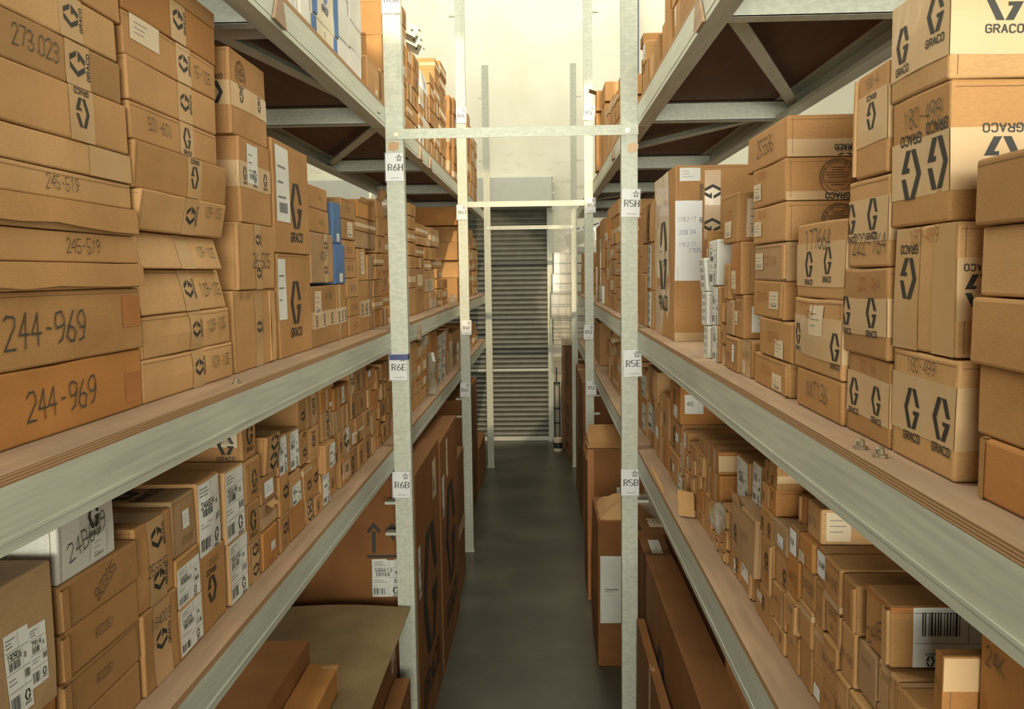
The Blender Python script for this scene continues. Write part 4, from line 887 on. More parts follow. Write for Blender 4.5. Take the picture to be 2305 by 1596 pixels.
for n, b in enumerate(BOXES):
    rnd = random.Random(1000 + n)
    w_, h_ = b['b'] - b['a'] - .0015, b['z1'] - b['z0'] - .001
    d_ = b['d'] or rnd.uniform(.28, .38)
    if b['side'] == 'L': d_ = min(d_, 1.03 + b['X'] if b['X'] > -1 else d_)
    else: d_ = min(d_, .81 - b['X'])
    near = 'L' if b['side'] == 'L' else 'R'
    if b['k'] in REST: w_ -= .004; h_ -= .003; d_ = min(d_, .34)
    c = Carton(w_, d_, h_, 500 + n, 0.0 if b['k'] in REST else b['op'].get('bulge'), b['op'].get('slant', 0.0))
    if b['k'] in REST: c.bs = 0.0; c.bt = -.001; c.amp = .0008
    c.shell(b['col'])
    c.decorate(b['decs'], near)
    if b['k'] not in REST: c.seams(near)
    if b['k'] in REST:
        sg = 1 if b['side'] == 'L' else -1
        mt = Matrix.Translation((b['X'], b['a'] + .00275 if sg > 0 else b['b'] - .00275, b['z0'] + .0012)) @ Matrix.Rotation(sg * math.pi / 2, 4, 'Z')
        for q in [c.body] + list(c.kids.values()): absorb(q, mt)
        continue
    X = b['X'] + rnd.uniform(-.003, .003)
    o = c.finish(BOXNAME.get(b['col'], 'cardboard_box'), b['side'], X, b['a'] + .00075, b['b'] - .00075, b['z0'] + .0005, rnd.uniform(-.006, .006))
    tag(o, b['label'], 'box', GROUP[b['shelf'][1]] + (', R6 side' if b['side'] == 'L' else ', R5 side'))

o = rest_mb.build('small_cartons'); o['kind'] = 'stuff'; tag(o, 'small and far cartons filling the shelves of both racks between the larger ones', 'boxes')

# ------------------------------------------------------------------ the room
YW = 9.44
def room():
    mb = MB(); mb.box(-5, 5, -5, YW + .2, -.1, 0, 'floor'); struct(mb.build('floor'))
    # back wall with the shutter opening X -2.9 .. 0.09, Z 0 .. 2.6
    mb = MB()
    mb.box(-5, -2.95, YW, YW + .18, 0, 6, 'wall'); mb.box(.10, 5, YW, YW + .18, 0, 6, 'wall'); mb.box(-2.95, .10, YW, YW + .18, 2.62, 6, 'wall')
    struct(mb.build('wall_back'))
    mb = MB(); mb.box(-5.15, -5, -5, YW + .18, 0, 6, 'wall'); struct(mb.build('wall_left'))
    mb = MB(); mb.box(5, 5.15, -5, YW + .18, 0, 6, 'wall'); struct(mb.build('wall_right'))
    mb = MB(); mb.box(-5.15, 5.15, -5, YW + .18, 6, 6.1, 'roof'); struct(mb.build('ceiling'))
    # roller shutter
    r = bpy.data.objects.new('door_1', None); COL.objects.link(r); r.location = (-1.4, YW, 0); struct(r)
    mb = MB(); pitch = .0535; n = 48; y0 = YW + .03; prof = []
    for i in range(n):
        z = .045 + i * pitch
        prof += [(y0, z), (y0 - .004, z + .006), (y0 - .017, z + pitch * .45), (y0 - .012, z + pitch * .72), (y0 - .002, z + pitch * .93)]
    prof.append((y0, .045 + n * pitch))
    for (ya, za), (yb, zb) in zip(prof, prof[1:]): mb.face([(-2.93, ya, za), (.07, ya, za), (.07, yb, zb), (-2.93, yb, zb)], 'shutter')
    mb.box(-2.93, .07, y0 + .012, y0 + .02, 0, 2.62, 'shutter'); o = mb.build('shutter_curtain'); o.parent = r; o.matrix_parent_inverse = Matrix.Translation((1.4, -YW, 0)); struct(o)
    def sub(name, f):
        m = MB(); f(m); q = m.build(name); q.parent = r; q.matrix_parent_inverse = Matrix.Translation((1.4, -YW, 0)); struct(q)
    sub('bottom_rail', lambda m: m.box(-2.93, .068, y0 - .03, y0 + .01, .003, .047, 'hood'))
    sub('lock_bar', lambda m: m.box(-2.93, .066, y0 - .030, y0 - .012, .775, .80, 'hood'))
    sub('guide_rail', lambda m: (m.box(.060, .115, YW - .045, YW - .002, 0, 2.55, 'steel'), m.box(.085, .115, YW - .055, YW - .045, 0, 2.55, 'steel')))
    sub('guide_rail', lambda m: m.box(-2.98, -2.92, YW - .045, YW - .002, 0, 2.55, 'steel'))
    sub('shutter_hood', lambda m: (m.prism([(YW - .002, 2.53), (YW - .22, 2.56), (YW - .22, 2.845), (YW - .20, 2.86), (YW - .002, 2.865)], 'x', -3.0, .112, 'hood'), m.box(.112, .125, YW - .16, YW - .01, 2.5, 2.86, 'steel')))
    sub('hood_bolt', lambda m: [m.box(.125, .136, YW - .12, YW - .10, z, z + .02, 'bolt') for z in (2.55, 2.68, 2.80)])
room()

# ------------------------------------------------------------------ the racks
YP = (3.0286, 5.6125, 8.1287)
ZB = {'LT': (.506, .5728), 'LM': (-.2723, -.2043), 'LL': (-.6927, -.6225), 'RT': (.4952, .5643), 'RM': (-.2789, -.2094), 'RL': (-.7148, -.638)}
XBF = {'L': -.5349, 'R': .3329}; XBR = {'L': -1.05, 'R': .83}
SIDE = {'L': 'R6', 'R': 'R5'}
POS_WORD = ['first', 'second', 'third']
def post(side, k, rear=False):
    s = -1 if side == 'L' else 1
    xa = (-.4734 if side == 'L' else .2766) if not rear else XBR[side] - s * .0
    xo = XBF[side] - s * .0008 if not rear else XBR[side] + s * .055
    Y = YP[k] if not rear else YP[k]
    a = abs(xo - xa); mb = MB()
    def bx(u0, u1, y0, y1):   # u measured outwards from the aisle edge
        x0, x1 = sorted((xa + s * u0, xa + s * u1)); mb.box(x0, x1, Y + y0, Y + y1, 0.0, 3.745, 'steel')
    bx(.016, a, 0, .003); bx(.0, .016, .004, .007); bx(.016, .018, .003, .007)
    bx(0, .003, .007, .045); bx(a - .003, a, .003, .045); bx(.003, .014, .042, .045); bx(a - .014, a - .003, .042, .045)
    m2 = mb
    lab = 'pale grey steel post, %s from the viewer on the %s side, at the aisle' % (POS_WORD[k], SIDE[side]) if not rear else 'pale grey steel post at the rear of the %s rack, %s along' % (SIDE[side], POS_WORD[k])
    o = tag(m2.build('rack_post'), lab, 'post', 'steel posts of the racks')
    if not rear:
        f = MB(); x0, x1 = sorted((xa - s * .004, xo + s * .012)); f.box(x0, x1, Y - .006, Y + .055, 0.0, .004, 'steel'); f.build('foot_plate', o)
    return o
POSTS = {}
for sd in 'LR':
    for k in range(3):
        POSTS[(sd, k)] = post(sd, k); post(sd, k, True)
def tab(sd, k, py, px):
    z = on_y(px, py, YP[k] + .03).z; s = -1 if sd == 'L' else 1; xo = XBF[sd]
    x0, x1 = sorted((xo, xo + s * .038)); mb = MB()
    mb.box(x0, x1, YP[k] + .004, YP[k] + .042, z - .002, z + .001, 'steel'); mb.box(x0, x1, YP[k] + .004, YP[k] + .007, z - .009, z - .002, 'steel')
    mb.build('bracket_tab', POSTS[(sd, k)])
for a in (('L', 1, 37, 1020), ('R', 1, 27, 1345), ('L', 2, 222, 1078), ('L', 2, 363, 1080), ('R', 2, 218, 1290), ('R', 2, 361, 1290), ('L', 0, 1126, 878), ('L', 0, 1195, 880), ('R', 0, 1122, 1445),
          ('L', 1, 896, 1033), ('L', 1, 936, 1034), ('R', 1, 888, 1342), ('R', 1, 929, 1342), ('R', 2, 808, 1300), ('R', 2, 837, 1302)): tab(*a)
SHW = {'T': 'upper', 'M': 'middle', 'L': 'lower'}
BAYW = ['first bay', 'second bay', 'third bay']
def zz(sh): return CAM_H + ZB[sh][0], CAM_H + ZB[sh][1]
BAYY = [(.18, 3.0270), (3.0310, 5.6110), (5.6150, 8.127)]
for sh in ('LT', 'LM', 'LL', 'RT', 'RM', 'RL'):
    sd = sh[0]; s = -1 if sd == 'L' else 1; z0, z1 = zz(sh); lv = SHW[sh[1]]
    for k, (ya, yb) in enumerate(BAYY):
        xf, xr = XBF[sd], XBR[sd]
        def chan(x, dirn, name, lab):
            mb = MB(); ins = x + dirn * .045
            q = sorted((x, x + dirn * .003)); mb.box(q[0], q[1], ya, yb, z0 + .003, z1 - .003, 'steel')
            q = sorted((x, ins)); mb.box(q[0], q[1], ya, yb, z0, z0 + .003, 'steel'); mb.box(q[0], q[1], ya, yb, z1 - .003, z1, 'steel')
            q = sorted((ins - dirn * .003, ins)); mb.box(q[0], q[1], ya, yb, z0 + .003, z0 + .014, 'steel')
            # pressed rib along the face
            q = sorted((x - dirn * .0012, x)); mb.box(q[0], q[1], ya, yb, z0 + .012, z0 + .016, 'steel')
            tag(mb.build(name), lab, 'beam', 'steel shelf beams')
        chan(xf, s, 'shelf_beam', 'pale grey steel front beam of the %s shelf, %s, %s side' % (lv, BAYW[k], SIDE[sd]))
        chan(xr, -s, 'shelf_beam', 'pale grey steel rear beam of the %s shelf, %s, %s side' % (lv, BAYW[k], SIDE[sd]))
        ym = (ya + yb) / 2 + (.18 if k == 0 else 0)
        for nm, yl in (('mid', ym), ('end', yb - .075 if k == 2 else (yb + .045 if False else yb - .05))):
            mb = MB(); q = sorted((xf + s * .006, xr - s * .006))
            mb.box(q[0], q[1], yl, yl + .003, z0 + .004, z1 - .004, 'steel'); mb.box(q[0], q[1], yl, yl + .040, z0 + .0035, z0 + .0065, 'steel'); mb.box(q[0], q[1], yl, yl + .04, z1 - .0075, z1 - .0045, 'steel')
            mb.box(q[0], q[1], yl + .037, yl + .040, z0 + .0065, z0 + .016, 'steel')
            tag(mb.build('cross_beam'), 'pale grey cross beam under the %s shelf, %s of %s, %s side' % (lv, 'middle' if nm == 'mid' else 'far end', BAYW[k], SIDE[sd]), 'beam', 'cross beams under the shelves')
        # plywood deck
        mb = MB(); q = sorted((xf, xr)); i = len(mb.v)
        yj = {0: 1.02, 1: 4.4, 2: 6.9}[k] if sh == 'RM' else None
        for u0, u1 in ([(ya, yb)] if not yj else [(ya, yj - .0008), (yj + .0008, yb)]):
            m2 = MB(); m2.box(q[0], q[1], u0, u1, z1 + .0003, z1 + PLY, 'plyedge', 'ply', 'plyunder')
            tag(m2.build('shelf_board'), 'dusty plywood board of the %s shelf, %s%s, %s side' % (lv, BAYW[k], '' if not yj else (', nearer piece' if u0 == ya else ', farther piece'), SIDE[sd]), 'shelf board', 'plywood shelf boards')
def brace(sd, a, b, lab):
    z = zz(sd + 'T')[0] + .030; mb = MB()
    mb.bar((a[0], a[1], z), (b[0], b[1], z), .036, .004, 'steel'); mb.bar((a[0], a[1] + .017, z + .012), (b[0], b[1] + .017, z + .012), .004, .022, 'steel')
    tag(mb.build('diagonal_brace'), lab, 'brace', 'diagonal braces under the upper shelves')
brace('L', (-.545, 2.93), (-.745, 1.80), 'grey diagonal brace under the R6 upper shelf ahead of the R6H post')
brace('L', (-.55, 3.09), (-1.03, 4.26), 'grey diagonal brace under the R6 upper shelf just past the R6H post')
brace('R', (.35, 1.74), (.81, 2.86), 'grey diagonal brace under the R5 upper shelf ahead of the R5H post')
brace('R', (.80, 3.06), (.35, 3.90), 'grey diagonal brace under the R5 upper shelf just past the R5H post')
brace('R', (.80, 5.64), (.35, 6.5), 'grey diagonal brace under the R5 upper shelf past the R5I post')
def tie(k, x0, x1, z0, z1, dy, lab, bolts):
    Y = YP[k] + dy; mb = MB(); mb.box(x0, x1, Y - .004, Y - .001, z0, z1, 'steel'); mb.box(x0, x1, Y - .001, Y + (.028 if dy > 0 else .0), z1 - .003, z1, 'steel')
    if dy <= 0: mb.box(x0 + .066, x1 - .06, Y - .001, Y + .03, z1 - .003, z1, 'steel')
    o = tag(mb.build('tie_bar'), lab, 'tie bar', 'tie bars across the aisle')
    for x in bolts:
        b = MB(); zc = (z0 + z1) / 2 - .002; n = 12
        ring = [(x + .0085 * math.cos(t), zc + .0085 * math.sin(t)) for t in [2 * math.pi * i / n for i in range(n)]]
        b.prism(ring, 'y', Y - .0065, Y - .004, 'bolt'); b.prism([(x + .0055 * math.cos(t), zc + .0055 * math.sin(t)) for t in [2 * math.pi * i / 6 for i in range(6)]], 'y', Y - .012, Y - .0065, 'bolt'); b.build('bolt', o)
tie(0, -.532, .334, 2.311, 2.345, 0, 'pale grey steel tie bar over the aisle at the R6H and R5H posts', (-.497, .297))
tie(1, -.4725, .2756, 2.271, 2.306, .012, 'sunlit steel tie bar over the aisle at the R6I and R5I posts', ())
tie(2, -.515, .300, 2.25, 2.285, 0, 'farthest thin steel tie bar over the aisle, before the roller shutter', (-.495, .282))

# shelf code cards in plastic sleeves
def code_card(sd, k, code, cx, cz, rot=0.0, tape=False):
    wd, ht = .062, .094; Y = YP[k] - .006
    lab = 'white card reading %s in a plastic sleeve on a steel post' % code
    o = empty('shelf_label', (cx, Y, cz), lab, 'label', 'shelf code cards')
    o.rotation_euler = (0, rot, 0)
    mb = MB(); mb.box(-wd / 2, wd / 2, -.0006, .0006, -ht / 2, ht / 2, 'card')
    def put(polys, ox, oz, s, key, sx=1.0): 
        for p in polys: mb.face([(ox + x * s * sx, -.0012, oz + y * s) for x, y in p], key)
    q, w0 = serif_quads(code); s = .0212
    put(q, .0035 - w0 * s * .46, -.0115, s, 'ink', .92)
    star = [(math.sin(2 * math.pi * i / 5), math.cos(2 * math.pi * i / 5)) for i in range(5)]
    inn = [(.42 * math.sin(2 * math.pi * (i + .5) / 5), .42 * math.cos(2 * math.pi * (i + .5) / 5)) for i in range(5)]
    pts = [p for ab in zip(star, inn) for p in ab]
    put(ribbons([pts + [pts[0]]], .16, .3), .0165, .0315, .0115, 'grey'); put(ribbons([[star[3], (0, .9), star[2], star[3]]], .15, .2), .0165, .0315, .0115, 'ink')
    ls, w1 = strokes('GUDANG MESIN', 1.4); put(ribbons(ls, .16), .004 - w1 * .0033 / 2, -.0385, .0033, 'grey')
    mb.build('card', o)
    v = MB(); v.box(-wd / 2 - .003, wd / 2 + .003, -.0032, -.0026, -ht / 2 - .004, ht / 2 + .004, 'sleeve'); v.build('plastic_sleeve', o)
    if tape:
        t = MB(); t.box(-wd / 2 + .002, wd / 2 + .004, -.0048, -.0036, ht / 2 - .022, ht / 2 - .002, 'bluetape'); t.box(wd / 2 + .004, wd / 2 + .006, -.0048, .03, ht / 2 - .022, ht / 2 - .002, 'bluetape'); t.build('blue_tape', o)
for a in (('L', 0, 'R6K', -.5025, 2.778), ('L', 0, 'R6H', -.5045, 2.216), ('L', 0, 'R6E', -.510, 1.522, 0, True), ('L', 0, 'R6B', -.510, 1.099), ('R', 0, 'R5H', .308, 2.080, .04), ('R', 0, 'R5E', .3135, 1.527, -.03), ('R', 0, 'R5B', .3045, 1.103),
          ('L', 1, 'R6L', -.501, 2.847), ('L', 1, 'R6I', -.511, 2.240), ('L', 1, 'R6F', -.492, 1.498), ('L', 1, 'R6C', -.510, 1.090, .03), ('R', 1, 'R5L', .309, 2.848, .14), ('R', 1, 'R5I', .317, 2.271), ('R', 1, 'R5F', .300, 1.460, .05), ('R', 1, 'R5C', .3165, 1.097)): code_card(*a)
def peeled(sd, px, py, lab):
    p = on_y(px, py, YP[0] - .001); mb = MB(); n = 5
    pts = [(-.018, -.012), (.0, -.016), (.017, -.010), (.020, .012), (.004, .017), (-.016, .013)]
    mb.prism([(p.x + a, p.z + b) for a, b in pts], 'y', YP[0] - .0016, YP[0] - .0003, 'tape'); tag(mb.build('tape_scrap'), lab, 'tape')
peeled('L', 885, 330, 'scrap of old brown tape above the R6H card'); peeled('R', 1424, 333, 'scrap of old brown tape above the R5H card')

# plywood offcuts wedged over the beam faces
def wedge(sh, pts, lab):
    sd = sh[0]; s = -1 if sd == 'L' else 1; X = XBF[sd] - s * .0018
    q = [on_x(px, py, X) for px, py in pts]; mb = MB()
    mb.prism([(p.y, p.z) for p in q], 'x', X - s * .006 if s > 0 else X, X if s > 0 else X + .006, 'ply'); tag(mb.build('wooden_wedge'), lab, 'wedge', 'plywood wedges on the beams')
wedge('LT', [(620, -12), (612, 40), (640, 69), (629, -12)], 'pointed plywood offcut on the R6 upper beam, nearest the viewer')
wedge('LT', [(944.5, 330), (942.5, 357), (950, 364)], 'first of two small plywood wedges past the R6H card, upper beam')
wedge('LT', [(967, 354), (965, 378), (971, 384)], 'second of two small plywood wedges past the R6H card, upper beam')
wedge('LM', [(943, 727), (941, 765), (947, 762)], 'brown plywood wedge on the middle beam past the R6E card')
wedge('RT', [(1571, 4), (1567, 71), (1572, 74), (1588, 48), (1577, -14)], 'ragged plywood offcut on the R5 upper beam, nearest the viewer')
wedge('RT', [(1381, 336), (1379, 362), (1384, 356)], 'small plywood wedge on the R5 upper beam past the R5H card')
mb = MB(); q = [on_z(px, py, ZL['RL'] + .001) for px, py in ((1463, 1054), (1470, 1052), (1490, 1092), (1497, 1118), (1492, 1112))]
mb.prism([(p.x, p.y) for p in q], 'z', ZL['RL'] + .0004, ZL['RL'] + .004, 'l'); tag(mb.build('wood_chip'), 'long curled wood chip lying on the lower shelf by the R5B post', 'chip')
for px, py, sh, lb in ((1937, 1010, 'RM', 'loose steel bolt on the R5 middle shelf, farther of two'), (1981, 1029, 'RM', 'loose steel bolt on the R5 middle shelf, nearer of two'), (533, 863, 'LM', 'small screw head in the R6 middle shelf board')):
    p = on_z(px, py, ZL[sh]); b = MB(); b.lathe([(.008, 0), (.008, .003), (.0045, .0035), (.0045, .009), (.003, .011)], (p.x, p.y, p.z), 'bolt', 10); tag(b.build('bolt', smooth=False), lb, 'bolt')

# ------------------------------------------------------------------ goods on the floor and beyond
CN = [9000]
def fcarton(side, Xf, Ya, Yb, z0, z1, d, colr, decs, lab, name='large_carton', **kw):
    CN[0] += 1; c = Carton(Yb - Ya, d, z1 - z0, CN[0], kw.get('bulge'), kw.get('slant', 0)); c.shell(colr); c.decorate(decs, 'L' if side == 'L' else 'R'); c.seams('L' if side == 'L' else 'R')
    o = c.finish(name, side, Xf, Ya, Yb, z0, kw.get('yaw', 0)); tag(o, lab, 'box', kw.get('group', 'cartons standing on the floor')); return o
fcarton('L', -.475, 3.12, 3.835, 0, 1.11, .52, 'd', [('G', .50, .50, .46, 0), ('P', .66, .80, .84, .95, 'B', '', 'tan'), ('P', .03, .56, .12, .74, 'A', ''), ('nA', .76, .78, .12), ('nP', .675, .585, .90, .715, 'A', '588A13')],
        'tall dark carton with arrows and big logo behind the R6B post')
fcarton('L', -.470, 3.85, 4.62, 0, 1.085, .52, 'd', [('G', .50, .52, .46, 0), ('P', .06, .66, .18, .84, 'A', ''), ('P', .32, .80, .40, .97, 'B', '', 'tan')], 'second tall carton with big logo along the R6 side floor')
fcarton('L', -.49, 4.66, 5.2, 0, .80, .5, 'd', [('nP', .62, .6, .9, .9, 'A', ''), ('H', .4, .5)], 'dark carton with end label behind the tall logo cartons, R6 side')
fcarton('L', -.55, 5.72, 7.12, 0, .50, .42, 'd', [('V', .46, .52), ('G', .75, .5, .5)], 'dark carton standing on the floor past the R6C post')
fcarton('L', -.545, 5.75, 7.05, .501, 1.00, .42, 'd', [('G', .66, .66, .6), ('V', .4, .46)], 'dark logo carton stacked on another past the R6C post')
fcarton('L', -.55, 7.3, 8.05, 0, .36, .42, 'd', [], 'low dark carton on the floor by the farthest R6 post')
# open carton with its pale lid flap, first bay
o = fcarton('L', -.535, 1.75, 2.985, 0, .645, .47, 'd', [('G', .62, .45, .5), ('P', .90, .3, .98, .62, 'B'), ('P', .90, .72, .97, .9, 'B', '', 'tan')], 'wide carton with a pale flap lid below the R6 lower shelf')
mb = MB(); n = 8
for i in range(n):
    for j in range(n):
        def fp(a, b):
            x = -.98 + .495 * a; y = 1.72 + 1.285 * b
            return (x, y, .653 + .010 * math.sin(a * 3.1) * b - .012 * a * (1 - b) + noise.noise((x * 5, y * 5, 0)) * .003)
        q = [fp(i / n, j / n), fp((i + 1) / n, j / n), fp((i + 1) / n, (j + 1) / n), fp(i / n, (j + 1) / n)]
        mb.face(q, 'y'); mb.face([(x, y, z - .004) for x, y, z in q][::-1], 'y')
for t in range(n):
    for A, B in (((t / n, 0), ((t + 1) / n, 0)), ((1, t / n), (1, (t + 1) / n)), (((t + 1) / n, 1), (t / n, 1)), ((0, (t + 1) / n), (0, t / n))):
        a, b = fp(*A), fp(*B); mb.face([(a[0], a[1], a[2] - .004), (b[0], b[1], b[2] - .004), b, a], 'y')
f = mb.build('lid_flap'); f.parent = o; f.matrix_parent_inverse = o.matrix_world.inverted() if False else (Matrix.Translation(o.location) @ o.rotation_euler.to_matrix().to_4x4()).inverted()
fcarton('L', -.685, 1.72, 2.40, .664, .795, .32, 'd', [('tH', .0, .0) if False else ('tV', .0, .0) if False else ('W', '', .5, .5, .1)], 'dark taped carton lying on the pale flap lid', group='cartons on the flap lid')
mb = MB(); r = bpy.data.objects[-1] if False else None
fcarton('L', -.592, 1.70, 2.37, .664, .738, .088, 'o', [('V', .95, .98)], 'narrow orange-brown carton lying on the pale flap lid', group='cartons on the flap lid')
fcarton('L', -.475, 2.50, 2.90, 0, .44, .055, 'd', [('nV', .3, .6)], 'slim carton with tape standing in front of the R6 first post')
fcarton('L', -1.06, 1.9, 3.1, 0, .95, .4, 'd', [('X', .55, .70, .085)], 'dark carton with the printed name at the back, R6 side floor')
# R5 side floor
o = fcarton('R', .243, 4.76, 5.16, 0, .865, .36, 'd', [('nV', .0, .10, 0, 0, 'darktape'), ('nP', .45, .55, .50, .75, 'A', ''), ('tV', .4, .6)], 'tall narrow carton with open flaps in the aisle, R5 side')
mb = MB(); P = lambda x, y, z: (x, y, z)
def slab(mb, q, t, k):
    a = [Vector(p) for p in q]; nrm = (a[1] - a[0]).cross(a[3] - a[0]).normalized() * t
    b = [p + nrm for p in a]; mb.face(a[::-1], k); mb.face(b, k)
    for i in range(4): j = (i + 1) % 4; mb.face([a[i], a[j], b[j], b[i]], k)
def kid(o, name, mb):
    q = mb.build(name); q.parent = o; q.matrix_parent_inverse = (Matrix.Translation(o.location) @ o.rotation_euler.to_matrix().to_4x4()).inverted(); return q
slab(mb, [(.245, 4.765, .868), (.60, 4.765, .868), (.59, 5.02, .955), (.262, 5.02, .955)], .004, 'k'); kid(o, 'top_flap', mb)
mb = MB(); slab(mb, [(.236, 4.78, .80), (.236, 5.14, .80), (.252, 5.10, .90), (.252, 4.80, .90)], .004, 'k'); kid(o, 'top_flap', mb)
mb = MB(); mb.box(.25, .60, 4.77, 5.15, -.0, .028, 'plyedge'); 
fcarton('R', .283, 6.14, 7.45, 0, 1.06, .42, 'd', [('V', .3, .36), ('P', .7, .5, .74, .6, 'B')], 'long plain carton on the floor past the R5C post')
fcarton('R', .200, 8.22, 9.30, 0, .675, .40, 'd', [('G', .5, .5, .5), ('V', .12, .18)], 'lower logo carton of two beside the shutter', yaw=.08)
fcarton('R', .205, 8.24, 9.28, .676, 1.150, .40, 'd', [('G', .5, .5, .55), ('V', .12, .18)], 'upper logo carton of two beside the shutter, under wrapped baskets', yaw=.08)
o = fcarton('R', .247, 3.93, 4.36, 0, .70, .34, 'd', [('nP', .03, .30, .34, .76, 'M', '', 'paper')], 'bulging wrapped carton with a paper note behind the R5B post', bulge=.02)
mb = MB(); prof = []
for i in range(7):
    for j in range(7):
        def dome(a, b):
            e = max(abs(a - .5), abs(b - .5)) * 2
            return (.247 + .34 * a, 3.93 + .43 * b, .69 + .065 * max(0, 1 - e ** 2.2) + .01 * noise.noise((a * 4, b * 4, 3)))
        mb.face([dome(i / 7, j / 7), dome((i + 1) / 7, j / 7), dome((i + 1) / 7, (j + 1) / 7), dome(i / 7, (j + 1) / 7)], 'l')
kid(o, 'wrapped_top', mb)
fcarton('R', .36, 1.80, 3.34, 0, .832, .100, 'd', [('G', .46, .62, .34), ('tH', .0, .0) if False else ('tV', .0, .0) if False else ('W', '', .5, .5, .1), ('tP', .08, .3, .18, .7, 'B')], 'long flat carton standing on edge under the R5 shelf, with logo')
fcarton('R', .474, 2.22, 3.30, 0, .925, .17, 'd', [('P', .52, .66, .56, .74, 'B')], 'taller plain flat carton behind the long logo carton, R5 floor')
fcarton('R', .325, 1.80, 3.00, 0, .615, .028, 'd', [('V', .3, .34)], 'thin flat carton leaning in front of the long logo carton')
fcarton('R', .508, 1.62, 2.16, 0, .66, .25, 'k', [('P', .05, .2, .6, .98, 'A', '')], 'carton with a white label low under the R5 lower shelf')
fcarton('R', .395, 3.40, 3.84, 0, .80, .36, 'd', [('tP', .2, .3, .5, .6, 'B'), ('tP', .5, .1, .8, .3, 'B', '', 'tan')], 'dark carton under a plastic bag behind the R5B post')
fcarton('R', .42, 5.25, 6.10, 0, .78, .38, 'd', [('H', .5, .7)], 'dark carton under the second R5 lower shelf')
def blob(c, r, sx, sy, sz, k, name, lab, cat, seed, parent=None):
    mb = MB(); n, m_ = 14, 9; i0 = len(mb.v)
    for j in range(m_ + 1):
        t = math.pi * j / m_
        for i in range(n):
            a = 2 * math.pi * i / n; d = Vector((math.sin(t) * math.cos(a), math.sin(t) * math.sin(a), math.cos(t)))
            rr = r * (1 + .28 * noise.noise(d * 2.3 + Vector((seed, 0, 0))) + .12 * noise.noise(d * 6 + Vector((0, seed, 0))))
            mb.v.append((c[0] + d.x * rr * sx, c[1] + d.y * rr * sy, c[2] + max(d.z, -.75) * rr * sz))
    mi = mb.mi(k)
    for j in range(m_):
        for i in range(n): mb.f.append((j * n + i, (j + 1) * n + i, (j + 1) * n + (i + 1) % n, j * n + (i + 1) % n)); mb.m.append(mi)
    o = mb.build(name, parent)
    if lab: tag(o, lab, cat)
    return o
blob((.52, 3.62, .88), .09, 1.2, 1.3, .9, 'plasticfog', 'plastic_bag', 'crumpled clear plastic bag on a dark carton behind the R5B post', 'bag', 3)
blob((.60, 5.7, .845), .13, 1.1, 1.4, .5, 'black', 'mesh_bundle', 'black netted bundle on the carton under the second R5 lower shelf', 'bundle', 5)
blob((-.560, 5.42, ZL['LM'] + .030), .036, .8, 1.6, 1.0, 'plasticfog', 'plastic_bag', 'clear plastic bag at the foot of the cartons by the R6F post', 'bag', 8)
# tall roll of plastic on the R6 lower shelf, second bay
p = on_x(970, 850, -.566); mb = MB()
pts = [(-.562 + .006 * math.sin(i * 2.1), p.y + .012 * math.sin(i * 1.3), ZL['LL'] + .004 + i * .042) for i in range(6)]
mb.tube(pts, .022, 'plasticfog', 9); tag(mb.build('plastic_sleeve_roll'), 'narrow hanging roll of clear plastic film among the R6 lower shelf cartons', 'roll')
blob((-.555, 4.05, 1.535), .035, .6, 1.3, .8, 'plasticfog', 'plastic_bag', 'crumpled clear bag high on the R6 lower shelf past the R6B post', 'bag', 11)
p = on_x(1622, 1165, .375); blob((.372, p.y, p.z), .028, .7, .9, 1.1, 'plasticfog', 'plastic_bag', 'small clear plastic bag between cartons on the R5 lower shelf', 'bag', 12)
p = on_x(871, 480, -.60); blob((-.615, p.y, p.z + .02), .045, .9, 1.6, .9, 'plasticfog', 'plastic_bag', 'clear plastic wrap on top of the cartons by the R6H post', 'bag', 14)
# wrapped wire baskets piled on the logo cartons beside the shutter
def basket(x0, x1, y0, y1, z0, z1, lab, tilt=0.0):
    o = empty('wire_basket', ((x0 + x1) / 2, (y0 + y1) / 2, z0), lab, 'basket', 'wrapped wire baskets by the shutter'); o.rotation_euler = (0, tilt, 0)
    w, d, h = (x1 - x0) / 2, (y1 - y0) / 2, z1 - z0; mb = MB()
    for z in (.004, h * .5, h - .004):
        for a, b in (((-w, -d), (w, -d)), ((w, -d), (w, d)), ((w, d), (-w, d)), ((-w, d), (-w, -d))): mb.tube([(a[0], a[1], z), (b[0], b[1], z)], .004, 'wire', 5)
    for i in range(7):
        t = i / 6
        for yy in (-d, d): mb.tube([(-w + 2 * w * t, yy, .004), (-w + 2 * w * t, yy, h)], .0025, 'wire', 4)
        for xx in (-w, w): mb.tube([(xx, -d + 2 * d * t, .004), (xx, -d + 2 * d * t, h)], .0025, 'wire', 4)
    mb.build('wire_frame', o)
    v = MB(); rr = random.Random(lab); n = 5
    for s, axis in ((-1, 'x'), (-1, 'y'), (1, 'x')):
        for i in range(n):
            for j in range(n):
                def pp(a, b):
                    k = .012 + .012 * noise.noise((a * 5 + s, b * 5, len(lab)))
                    return (s * (w + k), -d + 2 * d * a, h * b) if axis == 'x' else (-w + 2 * w * a, s * (d + k), h * b)
                v.face([pp(i / n, j / n), pp((i + 1) / n, j / n), pp((i + 1) / n, (j + 1) / n), pp(i / n, (j + 1) / n)], 'plasticfog')
    v.build('plastic_wrap', o)
basket(.105, .56, 8.30, 8.9, 1.152, 1.395, 'lowest wrapped wire basket in the pile beside the shutter')
basket(.085, .56, 8.30, 8.9, 1.400, 1.640, 'second wrapped wire basket up in the pile beside the shutter')
basket(.100, .55, 8.30, 8.9, 1.645, 1.830, 'third wrapped wire basket up in the pile beside the shutter')
basket(.115, .55, 8.30, 8.9, 1.835, 2.035, 'topmost upright wire basket in the pile beside the shutter')
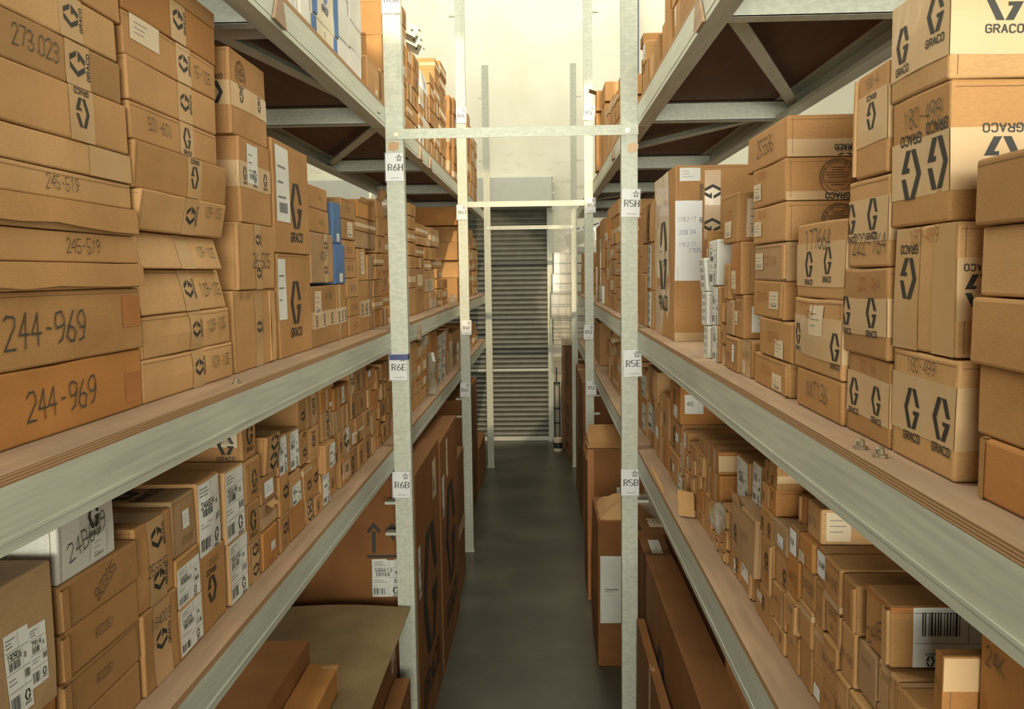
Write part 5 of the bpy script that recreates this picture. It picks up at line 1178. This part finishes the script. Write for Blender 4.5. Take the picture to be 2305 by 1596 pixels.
mb = MB(); slab(mb, [(.26, 8.25, 2.08), (.62, 8.25, 2.17), (.62, 8.75, 2.20), (.26, 8.75, 2.10)], .12, 'plasticfog'); slab(mb, [(.24, 8.24, 2.215), (.60, 8.24, 2.305), (.60, 8.6, 2.32), (.24, 8.6, 2.23)], .002, 'card')
for i in range(3): slab(mb, [(.30 + i * .09, 8.235, 2.236 + i * .022), (.36 + i * .09, 8.235, 2.251 + i * .022), (.36 + i * .09, 8.235, 2.262 + i * .022), (.30 + i * .09, 8.235, 2.247 + i * .022)], .001, 'blue')
mb.box(.30, .56, 8.3, 8.7, 2.037, 2.09, 'plasticfog'); tag(mb.build('plastic_bag'), 'tilted bag of clear plastic with a pale printed header on the basket pile', 'bag')
# black stand and paint can by the shutter
mb = MB()
for x in (.118, .172):
    mb.box(x, x + .014, 9.36, 9.376, .0, .66, 'black')
for z in (.20, .36, .64): mb.box(.118, .186, 9.36, 9.376, z, z + .018, 'black')
mb.box(.10, .200, 9.345, 9.39, .0, .014, 'black'); mb.box(.140, .155, 9.36, 9.375, .66, .82, 'black'); tag(mb.build('metal_stand'), 'small black metal stand in the corner beside the shutter', 'stand')
mb = MB(); mb.lathe([(.045, 0), (.045, .13), (.042, .135), (.036, .13)], (.150, 8.9, 0), 'tan', 14); o = tag(mb.build('paint_can'), 'stained white can on the floor beside the shutter', 'can')
mb = MB(); mb.lathe([(.0455, .03), (.0455, .09)], (.150, 8.9, 0), 'black', 14); mb.build('label_band', o)
mb = MB(); x = on_y(1435, 40, 9.3).x; mb.tube([(x, 9.36, 0), (x, 9.36, 5.9)], .022, 'hood', 10); 
mb.mats = ['B2']; M['B2'] = plain('faded_blue_paint', (0.085, 0.11, 0.15), 0.5); tag(mb.build('wall_pipe'), 'slim faded blue pipe running up the far wall', 'pipe')
# metal brackets on top of the R6 upper stack
for i, (px, py) in enumerate(((924, 66), (928, 88), (934, 108))):
    p = on_x(px, py, -.56); mb = MB(); t = -.5
    c, sn = math.cos(t), math.sin(t); R2 = lambda a, e: (p.x + a * c - e * sn, p.z + a * sn + e * c)
    mb.prism([R2(-.05, -.022), R2(.032, -.022), R2(.032, .022), R2(-.05, .022)], 'y', p.y, p.y + .003, 'bolt')
    mb.prism([R2(-.05, .019), R2(.032, .019), R2(.032, .022), R2(-.05, .022)], 'y', p.y + .003, p.y + .05, 'bolt')
    q = R2(.008, 0); mb.prism([(q[0] + .006 * math.cos(k * .785), q[1] + .006 * math.sin(k * .785)) for k in range(8)], 'y', p.y - .0006, p.y, 'black')
    tag(mb.build('metal_bracket'), '%s metal bracket jutting from the R6 upper shelf past the R6H post' % ('highest', 'middle', 'lowest')[i], 'bracket', 'metal brackets')
# cardboard offcut lying on the lower R5 shelf
q = [on_z(1529, 1163, ZL['RL']), on_z(1565, 1168, ZL['RL'])]
mb = MB(); a, b = q; slab(mb, [(a.x, a.y, ZL['RL'] + .003), (b.x, b.y, ZL['RL'] + .003), (b.x, b.y + .02, ZL['RL'] + .062), (a.x, a.y + .02, ZL['RL'] + .066)], .004, 'l'); tag(mb.build('cardboard_flap'), 'loose piece of cardboard standing on the R5 lower shelf near the R5B post', 'cardboard')
